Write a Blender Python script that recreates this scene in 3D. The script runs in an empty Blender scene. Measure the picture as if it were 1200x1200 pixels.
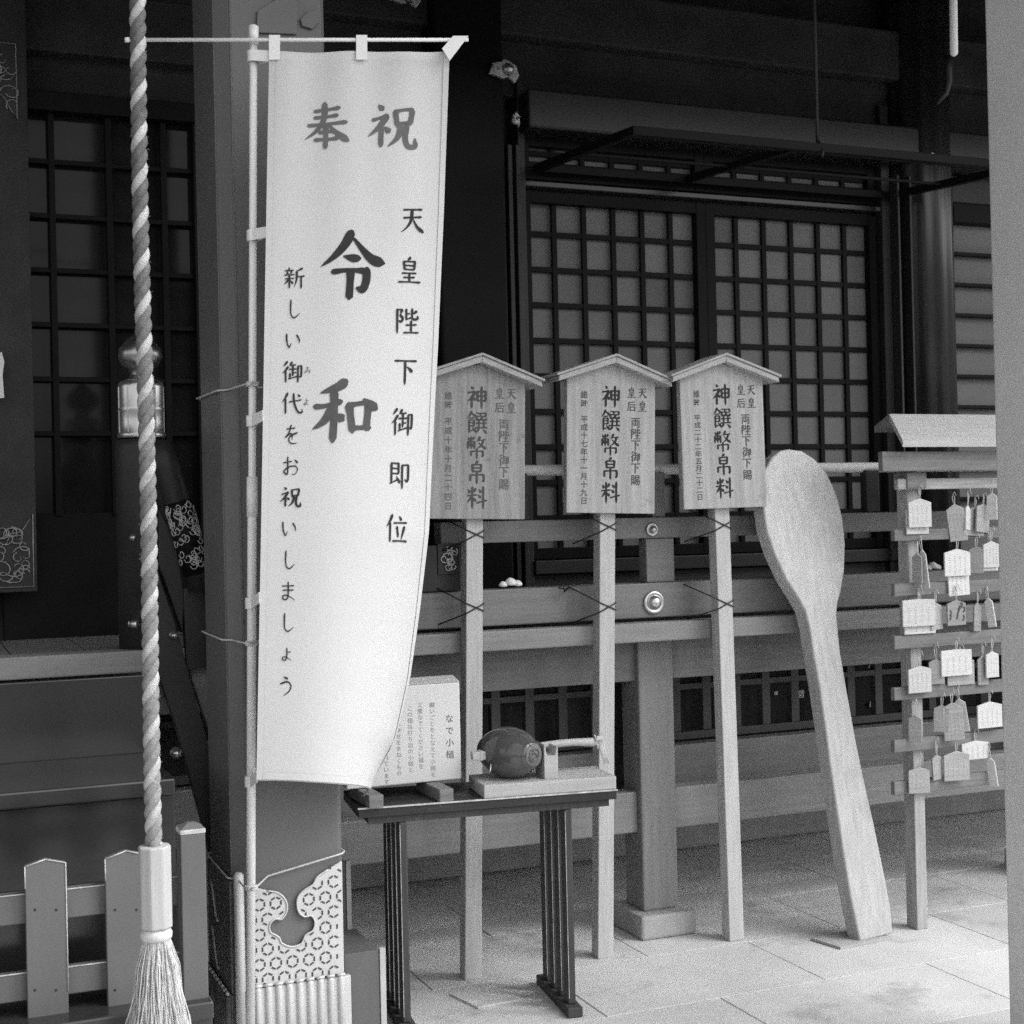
import bpy, bmesh, math, random
from mathutils import Vector, Matrix
import numpy as np
random.seed(7)
SC = bpy.context.scene
COL = SC.collection
R_ = math.radians

# ------------------------------------------------------------ camera
CAM = Vector((0, 0, 1.5)); FOC = 1700.0          # focal length in units of a 1200 px wide frame
_t, _p, _a = R_(22.6), R_(0.3), R_(1.3)
_r = Vector((math.cos(_t), -math.sin(_t), 0))
_F = Vector((math.sin(_t)*math.cos(_p), math.cos(_t)*math.cos(_p), math.sin(_p)))
_U0 = _r.cross(_F)
_R = _r*math.cos(_a) - _U0*math.sin(_a)
_U = _r*math.sin(_a) + _U0*math.cos(_a)
cd = bpy.data.cameras.new('camera'); cam = bpy.data.objects.new('camera', cd); COL.objects.link(cam)
m = Matrix((_R, _U, -_F)).transposed().to_4x4(); m.translation = CAM
cam.matrix_world = m
cd.sensor_width = 36; cd.lens = 36*FOC/1200; cd.clip_start = 0.1; cd.clip_end = 500
cd.dof.use_dof = True; cd.dof.focus_distance = 4.3; cd.dof.aperture_fstop = 8.0
SC.camera = cam

# ------------------------------------------------------------ sky, sun, exposure (black and white film: neutral light)
w = bpy.data.worlds.new('World'); SC.world = w; w.use_nodes = True
nt = w.node_tree; nt.nodes.clear()
sky = nt.nodes.new('ShaderNodeTexSky'); sky.sky_type = 'NISHITA'; sky.sun_disc = False
SUN_EL, SUN_AZ = R_(50), R_(124)                 # azimuth measured clockwise from +Y (towards the hall)
sky.sun_elevation = SUN_EL; sky.sun_rotation = SUN_AZ
sky.air_density = 1.0; sky.dust_density = 4.0
bw = nt.nodes.new('ShaderNodeRGBToBW'); bg = nt.nodes.new('ShaderNodeBackground'); out = nt.nodes.new('ShaderNodeOutputWorld')
nt.links.new(sky.outputs[0], bw.inputs[0]); nt.links.new(bw.outputs[0], bg.inputs[0]); nt.links.new(bg.outputs[0], out.inputs[0])
bg.inputs[1].default_value = 0.15
sl = bpy.data.lights.new('sun', 'SUN'); sl.energy = 0.5; sl.angle = R_(50); sl.color = (1, 1, 1)
so = bpy.data.objects.new('sun', sl); COL.objects.link(so)
sd = Vector((math.sin(SUN_AZ)*math.cos(SUN_EL), math.cos(SUN_AZ)*math.cos(SUN_EL), math.sin(SUN_EL)))
so.rotation_euler = sd.to_track_quat('Z', 'Y').to_euler()
so.location = sd*20
SC.view_settings.view_transform = 'Standard'; SC.view_settings.look = 'None'
SC.view_settings.exposure = 1.52; SC.view_settings.gamma = 1
SC.view_settings.use_curve_mapping = False
SC.cycles.max_bounces = 8; SC.cycles.diffuse_bounces = 5
SC.cycles.use_denoising = False          # the photograph is grainy film

# ------------------------------------------------------------ measuring helpers (a sight line met with a real plane)
def ray(px, py): return _F*FOC + _R*(px-600) - _U*(py-600)
def P(px, py, Y): d = ray(px, py); return CAM + d*(Y/d.y)
def PXp(px, py, X): d = ray(px, py); return CAM + d*(X/d.x)
def G(px, py, z=0.0): d = ray(px, py); return CAM + d*((z-CAM.z)/d.z)
def PN(px, py, p0, n): d = ray(px, py); return CAM + d*((p0-CAM).dot(n)/d.dot(n))
def X_(px, py, Y): return P(px, py, Y).x
def Z_(px, py, Y): return P(px, py, Y).z

# ------------------------------------------------------------ materials
def mat(name, c, rough=0.6, var=0.15, scale=6.0, bump=0.15, spec=0.4, stretch=None, metal=0.0, fine=120.0, spots=None, world=False, fade=None, piece=0.0):
    M = bpy.data.materials.new(name); M.use_nodes = True; n = M.node_tree; n.nodes.clear()
    o = n.nodes.new('ShaderNodeOutputMaterial'); b = n.nodes.new('ShaderNodeBsdfPrincipled')
    n.links.new(b.outputs[0], o.inputs[0])
    tc = n.nodes.new('ShaderNodeTexCoord'); mp = n.nodes.new('ShaderNodeMapping')
    co = tc.outputs['Object']
    if world: co = n.nodes.new('ShaderNodeNewGeometry').outputs['Position']
    n.links.new(co, mp.inputs[0])
    if stretch: mp.inputs['Scale'].default_value = stretch
    no = n.nodes.new('ShaderNodeTexNoise'); no.inputs['Scale'].default_value = scale; no.inputs['Detail'].default_value = 6
    no.inputs['Roughness'].default_value = 0.62
    n.links.new(mp.outputs[0], no.inputs[0])
    rp = n.nodes.new('ShaderNodeMapRange')
    rp.inputs['From Min'].default_value = 0.3; rp.inputs['From Max'].default_value = 0.7
    rp.inputs['To Min'].default_value = c*(1-var); rp.inputs['To Max'].default_value = c*(1+var)
    n.links.new(no.outputs['Fac'], rp.inputs['Value'])
    last = rp.outputs[0]
    if spots:                                    # knots, stains, scuffs with a shape of their own
        sc_, thr, val = spots
        n2 = n.nodes.new('ShaderNodeTexNoise'); n2.inputs['Scale'].default_value = sc_; n2.inputs['Detail'].default_value = 8
        n2.inputs['Roughness'].default_value = 0.7
        n.links.new(co, n2.inputs[0])
        r2 = n.nodes.new('ShaderNodeMapRange'); r2.inputs['From Min'].default_value = thr; r2.inputs['From Max'].default_value = thr+0.09
        n.links.new(n2.outputs['Fac'], r2.inputs['Value'])
        mx = n.nodes.new('ShaderNodeMix'); mx.data_type = 'FLOAT'
        n.links.new(r2.outputs[0], mx.inputs[0]); n.links.new(last, mx.inputs[2]); mx.inputs[3].default_value = val
        last = mx.outputs[0]
    if piece:                                    # every pane, slab or plaque a little different
        oi = n.nodes.new('ShaderNodeObjectInfo'); r4 = n.nodes.new('ShaderNodeMapRange')
        r4.inputs['To Min'].default_value = 1-piece; r4.inputs['To Max'].default_value = 1+piece
        n.links.new(oi.outputs['Random'], r4.inputs['Value']); m4 = n.nodes.new('ShaderNodeMath'); m4.operation = 'MULTIPLY'
        n.links.new(last, m4.inputs[0]); n.links.new(r4.outputs[0], m4.inputs[1]); last = m4.outputs[0]
    if fade:                                     # a tone that changes with height (handled or bleached rope end, darker spoon handle)
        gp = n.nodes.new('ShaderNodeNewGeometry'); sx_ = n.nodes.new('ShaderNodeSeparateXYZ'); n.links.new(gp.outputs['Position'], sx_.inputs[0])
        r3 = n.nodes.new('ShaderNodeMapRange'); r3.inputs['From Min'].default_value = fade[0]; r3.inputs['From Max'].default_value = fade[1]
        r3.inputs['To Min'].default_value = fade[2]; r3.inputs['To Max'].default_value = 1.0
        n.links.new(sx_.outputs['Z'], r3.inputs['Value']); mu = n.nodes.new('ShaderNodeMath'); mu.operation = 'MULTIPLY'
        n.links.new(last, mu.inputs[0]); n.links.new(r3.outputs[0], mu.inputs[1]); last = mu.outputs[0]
    cb = n.nodes.new('ShaderNodeCombineColor')
    for i in range(3): n.links.new(last, cb.inputs[i])
    n.links.new(cb.outputs[0], b.inputs['Base Color'])
    b.inputs['Roughness'].default_value = rough; b.inputs['Metallic'].default_value = metal
    b.inputs['Specular IOR Level'].default_value = spec
    if bump:
        f2 = n.nodes.new('ShaderNodeTexNoise'); f2.inputs['Scale'].default_value = fine; f2.inputs['Detail'].default_value = 4
        n.links.new(mp.outputs[0], f2.inputs[0])
        bp = n.nodes.new('ShaderNodeBump'); bp.inputs['Strength'].default_value = bump; bp.inputs['Distance'].default_value = 0.004
        ad = n.nodes.new('ShaderNodeMath'); ad.operation = 'ADD'
        n.links.new(f2.outputs['Fac'], ad.inputs[0]); n.links.new(no.outputs['Fac'], ad.inputs[1])
        n.links.new(ad.outputs[0], bp.inputs['Height']); n.links.new(bp.outputs[0], b.inputs['Normal'])
    return M

WV = (9, 9, 0.55)      # grain running up
WH = (0.55, 9, 9)      # grain running sideways
M = dict(
    ground=mat('sand_base', 0.12, 0.95, 0.2, 3, 0.4),
    paving=mat('pale_stone_paving', 0.49, 0.9, 0.16, 1.7, 0.35, 0.15, fine=140, spots=(2.6, 0.56, 0.35), world=True, piece=0.07),
    stone=mat('grey_stone', 0.33, 0.9, 0.14, 7, 0.5, 0.2),
    paint=mat('painted_timber', 0.165, 0.5, 0.14, 6, 0.25, 0.3, fine=60, stretch=WH),
    paint_post=mat('painted_post_timber', 0.22, 0.6, 0.13, 6, 0.25, 0.25, fine=60, stretch=WV),
    paint_lo=mat('painted_timber_worn', 0.22, 0.6, 0.14, 6, 0.25, 0.25, fine=60, stretch=WH, spots=(14, 0.68, 0.12)),
    column=mat('painted_column', 0.132, 0.5, 0.09, 3, 0.15, 0.3, fine=80),
    pillar_r=mat('smooth_pillar_paint', 0.52, 0.6, 0.08, 2, 0.15, 0.25, fine=120),
    dark=mat('dark_lacquer', 0.009, 0.45, 0.25, 4, 0.05, 0.07),
    darkwall=mat('dark_wall_board', 0.042, 0.65, 0.3, 4, 0.08, 0.12),
    facade=mat('facade_timber', 0.028, 0.45, 0.2, 4, 0.08, 0.25),
    beam=mat('glossy_beam', 0.022, 0.3, 0.3, 2, 0.05, 0.4),
    steps=mat('lacquered_steps', 0.022, 0.2, 0.4, 2.2, 0.04, 0.7),
    board=mat('window_backing_board', 0.17, 0.7, 0.10, 3, 0.05, 0.2, world=True, piece=0.2),
    glass=mat('dark_glass', 0.016, 0.08, 0.4, 2.5, 0.0, 0.12),
    finial=mat('tarnished_brass', 0.34, 0.3, 0.3, 12, 0.1, 0.5, metal=0.9),
    brass=mat('polished_brass', 0.55, 0.3, 0.12, 12, 0.08, 0.5, metal=0.9),
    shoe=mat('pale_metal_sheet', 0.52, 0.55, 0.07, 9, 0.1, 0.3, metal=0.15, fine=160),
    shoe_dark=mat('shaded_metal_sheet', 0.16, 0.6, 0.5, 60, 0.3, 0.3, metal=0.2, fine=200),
    groove=mat('dark_groove', 0.05, 0.8, 0.1),
    oldmetal=mat('old_engraved_metal', 0.24, 0.45, 0.35, 40, 0.3, 0.5, metal=0.4),
    scroll=mat('worn_scroll_metal', 0.42, 0.45, 0.3, 30, 0.2, 0.5, metal=0.3),
    cloth=mat('banner_cloth', 0.55, 0.9, 0.025, 3, 0.25, 0.1, fine=420),
    tab=mat('banner_tape', 0.74, 0.85, 0.03, 5, 0.1, 0.1),
    pole=mat('white_plastic_pole', 0.72, 0.45, 0.05, 6, 0.05, 0.4),
    ink=mat('black_ink', 0.035, 0.7, 0.15, 30, 0.0, 0.1),
    ink_mid=mat('faded_ink', 0.085, 0.8, 0.15, 30, 0.0, 0.1),
    ink_grey=mat('grey_ink', 0.13, 0.8, 0.12, 30, 0.0, 0.1),
    ink_pale=mat('pale_pencil', 0.44, 0.8, 0.1, 30, 0.0, 0.1),
    skirt=mat('skirt_timber', 0.075, 0.5, 0.15, 5, 0.1, 0.25),
    grime=mat('dull_metal_edge', 0.4, 0.6, 0.1, 9, 0.1, 0.3),
    ink_faint=mat('faint_ink', 0.30, 0.8, 0.15, 30, 0.0, 0.1),
    wood_new=mat('pale_sign_wood', 0.385, 0.8, 0.2, 7, 0.35, 0.15, stretch=WV, spots=(8, 0.61, 0.27)),
    wood_old=mat('weathered_sign_wood', 0.30, 0.85, 0.26, 7, 0.35, 0.2, stretch=WV, spots=(7, 0.60, 0.19)),
    wood_roof=mat('sign_roof_wood', 0.40, 0.75, 0.16, 7, 0.3, 0.2, stretch=WH, spots=(8, 0.62, 0.2)),
    post=mat('post_wood', 0.45, 0.75, 0.14, 8, 0.3, 0.2, stretch=WV, spots=(11, 0.67, 0.2)),
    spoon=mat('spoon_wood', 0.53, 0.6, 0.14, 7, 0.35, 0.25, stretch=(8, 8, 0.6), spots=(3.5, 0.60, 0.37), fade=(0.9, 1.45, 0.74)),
    ema=mat('ema_wood', 0.52, 0.7, 0.12, 9, 0.2, 0.2, stretch=WH, piece=0.14),
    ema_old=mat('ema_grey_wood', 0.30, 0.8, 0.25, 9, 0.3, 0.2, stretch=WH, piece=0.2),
    rack=mat('rack_wood', 0.17, 0.75, 0.22, 8, 0.3, 0.2, stretch=WH),
    rackpost=mat('rack_post_wood', 0.33, 0.75, 0.2, 8, 0.3, 0.2, stretch=WV, spots=(10, 0.62, 0.18)),
    rackroof=mat('rack_roof_board', 0.43, 0.7, 0.10, 8, 0.3, 0.2, stretch=WH, spots=(9, 0.62, 0.45)),
    string=mat('straw_string', 0.5, 0.9, 0.2, 60, 0.2, 0.1),
    wire=mat('dark_wire', 0.02, 0.5, 0.1),
    table=mat('table_wood_dark', 0.05, 0.6, 0.25, 8, 0.2, 0.3, stretch=WV, spots=(14, 0.66, 0.2)),
    tabletop=mat('table_top_dark', 0.028, 0.45, 0.35, 9, 0.2, 0.3, stretch=WH, spots=(10, 0.6, 0.14)),
    edge=mat('worn_edge_paint', 0.45, 0.8, 0.4, 30, 0.3, 0.2),
    mallet=mat('varnished_mallet', 0.075, 0.09, 0.14, 9, 0.04, 0.6),
    malletface=mat('mallet_carved_face', 0.12, 0.3, 0.4, 30, 0.5, 0.5),
    tray=mat('pale_tray_wood', 0.40, 0.75, 0.10, 8, 0.25, 0.2, stretch=WH),
    blockside=mat('notch_wood', 0.42, 0.8, 0.15, 10, 0.3, 0.2, stretch=WH),
    card=mat('white_board', 0.56, 0.7, 0.02, 3, 0.03, 0.2),
    fence=mat('fence_paint', 0.11, 0.65, 0.09, 4, 0.15, 0.25, stretch=(3, 3, 1)),
    rope_a=mat('rope_pale_strand', 0.42, 0.95, 0.22, 45, 1.0, 0.05, fine=420),
    rope_b=mat('rope_grey_strand', 0.13, 0.95, 0.25, 45, 1.0, 0.05, fine=420, fade=(0.75, 2.2, 2.1)),
    ferrule=mat('ferrule_wood', 0.36, 0.7, 0.10, 9, 0.2, 0.2, stretch=WV),
    hemp=mat('hemp_fibre', 0.5, 0.85, 0.22, 20, 0.2, 0.15, stretch=(20, 20, 1)),
    white=mat('white_paint', 0.70, 0.6, 0.04, 6, 0.05, 0.2),
    soffit=mat('porch_soffit', 0.03, 0.7, 0.2, 3, 0.1, 0.2),
)

# ------------------------------------------------------------ building helpers
class MB:
    def __init__(s): s.v = []; s.f = []; s.smooth = []
    def face(s, *ix, smooth=False): s.f.append(tuple(ix)); s.smooth.append(smooth)
    def box(s, x0, x1, y0, y1, z0, z1):
        b = len(s.v)
        s.v += [(x0,y0,z0),(x1,y0,z0),(x1,y1,z0),(x0,y1,z0),(x0,y0,z1),(x1,y0,z1),(x1,y1,z1),(x0,y1,z1)]
        for q in ((0,3,2,1),(4,5,6,7),(0,1,5,4),(1,2,6,5),(2,3,7,6),(3,0,4,7)): s.face(*[b+i for i in q])
        return s
    def hexa(s, a, b_):                          # two quads of 4 points, joined
        b = len(s.v); s.v += [tuple(p) for p in a] + [tuple(p) for p in b_]
        for q in ((3,2,1,0),(4,5,6,7),(0,1,5,4),(1,2,6,5),(2,3,7,6),(3,0,4,7)): s.face(*[b+i for i in q])
        return s
    def prism(s, pts, off):                      # planar outline pushed by a vector
        b = len(s.v); n = len(pts); off = Vector(off)
        s.v += [tuple(p) for p in pts] + [tuple(Vector(p)+off) for p in pts]
        s.face(*range(b, b+n)); s.face(*range(b+2*n-1, b+n-1, -1))
        for i in range(n): j = (i+1) % n; s.face(b+j, b+i, b+n+i, b+n+j)
        return s
    def tube(s, pts, r, n=8, cap=True):
        pts = [Vector(p) for p in pts]; k = len(pts); rr = r if isinstance(r, (list, tuple)) else [r]*k
        b = len(s.v); up = None
        for i, p in enumerate(pts):
            t = (pts[min(i+1, k-1)] - pts[max(i-1, 0)])
            t = t.normalized() if t.length > 1e-9 else Vector((0,0,1))
            if up is None: up = t.orthogonal().normalized()
            up = (up - t*up.dot(t)); up = up.normalized() if up.length > 1e-6 else t.orthogonal().normalized()
            sdv = t.cross(up)
            for j in range(n):
                a = 2*math.pi*j/n; s.v.append(tuple(p + (up*math.cos(a) + sdv*math.sin(a))*rr[i]))
        for i in range(k-1):
            for j in range(n):
                j2 = (j+1) % n; s.face(b+i*n+j, b+i*n+j2, b+(i+1)*n+j2, b+(i+1)*n+j, smooth=True)
        if cap:
            s.face(*[b+j for j in range(n-1, -1, -1)]); s.face(*[b+(k-1)*n+j for j in range(n)])
        return s
    def lathe(s, prof, c=(0,0,0), n=24, axis='z'):
        b = len(s.v); c = Vector(c)
        for r, h in prof:
            for j in range(n):
                a = 2*math.pi*j/n
                p = (r*math.cos(a), r*math.sin(a), h) if axis == 'z' else ((r*math.cos(a), h, r*math.sin(a)) if axis == 'y' else (h, r*math.cos(a), r*math.sin(a)))
                s.v.append(tuple(c + Vector(p)))
        for i in range(len(prof)-1):
            for j in range(n):
                j2 = (j+1) % n; s.face(b+i*n+j, b+i*n+j2, b+(i+1)*n+j2, b+(i+1)*n+j, smooth=True)
        s.face(*[b+j for j in range(n)]); s.face(*[b+(len(prof)-1)*n+j for j in range(n)])
        return s
    def build(s, name, material, parent=None, bevel=0.0, seg=2, world=True):
        me = bpy.data.meshes.new(name)
        o0 = Vector((0,0,0))
        if parent is not None and world:
            p = parent
            while p is not None: o0 += p.location; p = p.parent
        me.from_pydata([tuple(Vector(v)-o0) for v in s.v], [], s.f)
        me.polygons.foreach_set('use_smooth', s.smooth)
        bmm = bmesh.new(); bmm.from_mesh(me); bmesh.ops.recalc_face_normals(bmm, faces=bmm.faces[:]); bmm.to_mesh(me); bmm.free()
        me.materials.append(M[material] if isinstance(material, str) else material)
        o = bpy.data.objects.new(name, me); COL.objects.link(o)
        if parent is not None: o.parent = parent
        if bevel:
            md = o.modifiers.new('bevel', 'BEVEL'); md.width = bevel; md.segments = seg; md.limit_method = 'ANGLE'; md.angle_limit = R_(40)
            md.harden_normals = False
        return o

def tag(o, label=None, cat=None, group=None, kind=None):
    if label: o['label'] = label
    if cat: o['category'] = cat
    if group: o['group'] = group
    if kind: o['kind'] = kind
    return o
def thing(name, label, cat, loc=(0,0,0), group=None, rot=None):
    o = bpy.data.objects.new(name, None); COL.objects.link(o); o.location = loc; o.empty_display_size = 0.1
    if rot: o.rotation_euler = rot
    return tag(o, label, cat, group)
def box(name, mt, parent, x0, x1, y0, y1, z0, z1, bevel=0.003, world=True):
    return MB().box(min(x0,x1), max(x0,x1), min(y0,y1), max(y0,y1), min(z0,z1), max(z0,z1)).build(name, mt, parent, bevel, world=world)
def copy_tree(o, parent=None):
    c = o.copy(); COL.objects.link(c); c.parent = parent
    for ch in list(o.children): copy_tree(ch, c)
    return c
def catmull(pts, n=6):
    pts = [Vector(p) for p in pts]
    if len(pts) < 3: return [pts[0].lerp(pts[1], i/n) for i in range(n+1)]
    P_ = [pts[0]*2-pts[1]] + pts + [pts[-1]*2-pts[-2]]; o = []
    for i in range(1, len(P_)-2):
        a, b, c, d = P_[i-1:i+3]
        for k in range(n):
            t = k/n
            o.append(0.5*((2*b) + (c-a)*t + (2*a-5*b+4*c-d)*t*t + (3*b-a-3*c+d)*t*t*t))
    o.append(pts[-1]); return o

# ------------------------------------------------------------ lettering
GLY = {
'令': (10, 'P72,13 64,27 51,41 36,52|N75,20 86,33 97,43 112,47|B63,40 73,42 82,42|H50,58 66,56 88,56|K90,54 89,68 85,77 78,76|V71,56 70,75 69,88'),
'和': (9.5, 'P65,18 56,24 36,31|H30,46 42,45 60,40|V52,28 52,55 50,84|P50,48 40,62 27,71|D55,54 62,60|V69,43 71,58 73,73|H70,44 80,42 92,40|D86,37 101,47|V92,42 90,60 89,70|H73,69 85,68 93,68'),
'奉': (9, 'H24,18 50,15 78,11|H24,32 50,30 74,27|H10,49 50,46 93,42|P46,2 44,35 28,60 2,80|N52,44 70,64 99,84|H34,64 50,63 66,61|H24,80 50,79 74,77|V48,50 48,75 47,98'),
'祝': (9, 'D24,3 33,12|H12,36 28,30 42,24|P41,26 25,50 2,72|V29,48 28,92|D36,50 46,60|V58,15 62,48|H58,16 78,11 94,10|V93,12 88,42|H62,42 87,38|P70,46 62,72 42,92|K82,42 78,72 84,89 98,88 98,72'),
'天': (9, 'H14,12 50,9 88,7|H14,42 50,38 86,35|P49,10 42,55 22,82 2,97|N50,42 70,74 98,94'),
'皇': (8, 'P54,0 42,12|V26,16 30,46|H26,16 50,15 74,14|V73,15 70,46|H30,30 68,30|H30,45 70,45|H20,60 78,58|V50,59 50,92|H26,76 72,74|H5,94 50,92 96,92'),
'陛': (8, 'V8,8 8,98|H8,9 28,8|P28,9 22,26|K20,28 31,42 24,54 14,50|V46,6 46,44|H46,24 60,22|H46,45 64,38|P90,12 72,24|V71,4 71,36 78,43 94,40 94,30|H45,66 90,63|V67,50 67,92|H36,95 98,93'),
'下': (9, 'H4,10 50,9 97,8|V48,10 47,98|N55,32 66,38 80,52'),
'御': (8, 'P26,2 8,24|P29,26 18,42 2,56|V18,46 18,98|P48,4 36,22|H42,18 66,16|H34,37 68,35|V52,18 51,68|H52,54 66,52|V38,56 38,76|H32,82 70,70|H76,22 92,20|K92,20 91,64 86,72 80,68|V76,22 75,98'),
'即': (8, 'V14,8 14,78|H14,9 46,8|V46,8 46,46|H14,27 46,27|H14,46 46,45|H8,82 44,66|D36,56 52,78|H62,14 90,12|K90,12 89,62 82,70 74,64|V62,14 62,98'),
'位': (8, 'P30,2 20,24 4,46|V21,30 21,98|D62,4 72,18|H38,30 70,27 97,25|V52,42 58,78|P86,40 72,88|H34,94 70,91 99,90'),
'新': (7.5, 'D24,2 28,12|H8,17 46,14|D16,20 20,32|P38,18 32,32|H4,37 50,34|H8,54 48,52|V27,36 27,98|P25,56 4,80|D30,62 44,76|P88,5 62,18|P62,18 60,60 48,96|H62,44 98,40|V82,44 82,98'),
'代': (8, 'P30,2 20,24 4,46|V20,30 20,98|H38,43 94,33|K58,4 62,50 78,88 97,92 97,76|D78,8 88,18'),
'神': (9, 'D22,2 31,12|H6,30 24,27 40,23|P40,25 26,50 2,70|V24,46 24,98|D30,50 43,62|V52,24 54,66|H52,24 94,22|V94,22 92,66|H54,43 92,42|H54,64 92,63|V73,2 73,98'),
'饌': (7, 'P24,2 14,20 2,34|N24,6 32,14 46,24|H14,32 36,30|V12,40 12,96|H12,40 36,40|V36,40 36,66|H12,52 36,52|H12,66 36,66|H10,92 42,80|D28,72 44,92|H50,8 68,8|V68,8 68,22|H50,22 68,22|V50,22 50,37 68,37 70,30|H76,8 95,8|V94,8 94,22|H76,22 94,22|V76,22 76,37 94,37 96,30|H48,54 98,52|V60,44 60,72|V84,44 84,72|H42,74 100,72|P60,80 44,97|D80,80 97,96'),
'幣': (7, 'V22,4 22,56|D8,6 14,18|P36,4 30,18|V6,26 6,56|H6,25 38,24|V38,24 38,56|D14,32 16,44|D30,32 31,44|P66,2 52,24|H60,18 92,14|P82,18 72,40 48,58|N58,26 74,42 97,56|V22,68 22,88|H22,68 80,65|K80,65 80,86 72,88|V50,56 50,100'),
'帛': (8, 'P54,0 42,12|V28,16 30,46|H28,16 72,14|V72,14 70,46|H30,30 70,30|H30,45 70,45|V18,62 18,88|H18,62 84,59|K84,59 84,86 76,88|V50,48 50,100'),
'料': (8, 'D10,14 16,30|P44,10 36,28|H4,42 50,38|V28,4 28,98|P27,44 4,74|D30,50 46,66|D60,14 72,26|D56,38 70,50|H50,74 100,62|V82,2 82,98'),
'し': (8, 'C35,4 33,50 37,80 55,90 84,68'), 'い': (9, 'C14,18 16,56 28,82 40,62|C70,22 82,40 86,60'),
'を': (8, 'H25,22 72,17|C50,3 38,38 18,62|C18,62 44,44 56,52 54,74|C84,40 48,54 36,76 50,92 84,90'),
'お': (8, 'H10,34 56,27|C34,6 34,60 31,90 12,76 40,54 76,50 88,68 74,88 54,90|D72,18 90,34'),
'ま': (8, 'H18,24 82,20|H22,44 80,41|C51,3 51,60 44,86 22,86 24,70 50,70 88,90'),
'ょ': (9, 'H52,36 78,32|C50,8 51,60 42,86 20,84 22,68 50,70 86,90'),
'よ': (9, 'H52,36 78,32|C50,8 51,60 42,86 20,84 22,68 50,70 86,90'),
'う': (8, 'D36,6 60,16|C18,42 55,30 76,44 70,72 36,99'),
'み': (8, 'C20,20 50,14 30,70 12,82 10,64 40,54 92,74|C76,38 72,74 54,98'),
}
PROF = {'H': [(0,.75),(.08,.85),(.35,.62),(.75,.68),(.92,1.0),(1,.7)], 'V': [(0,.8),(.06,1.1),(.35,.88),(.8,.92),(.95,.95),(1,.5)],
        'P': [(0,.95),(.1,1.2),(.5,.9),(.85,.42),(1,.05)], 'N': [(0,.35),(.3,.7),(.75,1.3),(.88,1.15),(1,.05)],
        'D': [(0,.3),(.5,1.0),(.85,1.15),(1,.6)], 'K': [(0,.8),(.1,1.05),(.7,.95),(.85,.9),(1,.35)], 'C': [(0,.7),(.1,.95),(.5,.72),(.8,.62),(1,.25)],
        'B': [(0,.2),(.3,.7),(.6,1.0),(.9,.8),(1,.4)]}
def interp(tab, t):
    for (a, b), (c, d) in zip(tab, tab[1:]):
        if t <= c: return b + (d-b)*((t-a)/(c-a) if c > a else 0)
    return tab[-1][1]
_gc = {}
def brush(ch, weight=1.0):
    """faces of one brush-written character in a unit square, y up; list of (polygon quads)"""
    W, src = GLY[ch]; strokes = []
    xs = []; ys = []
    for st in src.split('|'):
        k = st[0]; pts = [tuple(map(float, q.split(','))) for q in st[1:].split()]
        cv = catmull([(x, y, 0) for x, y in pts], 7)
        L = [0]
        for a, b in zip(cv, cv[1:]): L.append(L[-1]+(b-a).length)
        lf = []; rt = []
        for i, p in enumerate(cv):
            t = cv[min(i+1, len(cv)-1)] - cv[max(i-1, 0)]; t.normalize(); nrm = Vector((-t.y, t.x, 0))
            h = W*weight*0.5*interp(PROF[k], L[i]/max(L[-1], 1e-6))*(0.82 if k == 'H' else 1.0)
            lf.append(p+nrm*h); rt.append(p-nrm*h)
        t0 = (cv[0]-cv[1]).normalized(); t1 = (cv[-1]-cv[-2]).normalized()
        h0 = (lf[0]-rt[0]).length*0.35; h1 = (lf[-1]-rt[-1]).length*0.35
        lf.insert(0, cv[0]+t0*h0+(lf[0]-cv[0])*0.3); rt.insert(0, cv[0]+t0*h0+(rt[0]-cv[0])*0.3)
        lf.append(cv[-1]+t1*h1+(lf[-1]-cv[-1])*0.3); rt.append(cv[-1]+t1*h1+(rt[-1]-cv[-1])*0.3)
        strokes.append((lf, rt)); xs += [p[0] for p in pts]; ys += [p[1] for p in pts]
    x0, x1, y0, y1 = min(xs), max(xs), min(ys), max(ys)
    if ch not in ('令', '和'): x0, x1, y0, y1 = 0, 100, 0, 100
    return [([((p.x-x0)/(x1-x0)-.5, .5-(p.y-y0)/(y1-y0)) for p in lf], [((p.x-x0)/(x1-x0)-.5, .5-(p.y-y0)/(y1-y0)) for p in rt]) for lf, rt in strokes]
_fc = {}
def fontglyph(ch, weight=0.0):
    if (ch, weight) in _fc: return _fc[(ch, weight)]
    c = bpy.data.curves.new('t', 'FONT'); c.body = ch; c.resolution_u = 3; c.offset = weight
    o = bpy.data.objects.new('t', c); COL.objects.link(o)
    dg = bpy.context.evaluated_depsgraph_get(); e = o.evaluated_get(dg); me = e.to_mesh()
    r = ([(v.co.x-0.5, v.co.y-0.38) for v in me.vertices], [tuple(p.vertices) for p in me.polygons])
    e.to_mesh_clear(); bpy.data.objects.remove(o); bpy.data.curves.remove(c)
    _fc[(ch, weight)] = r; return r
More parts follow.
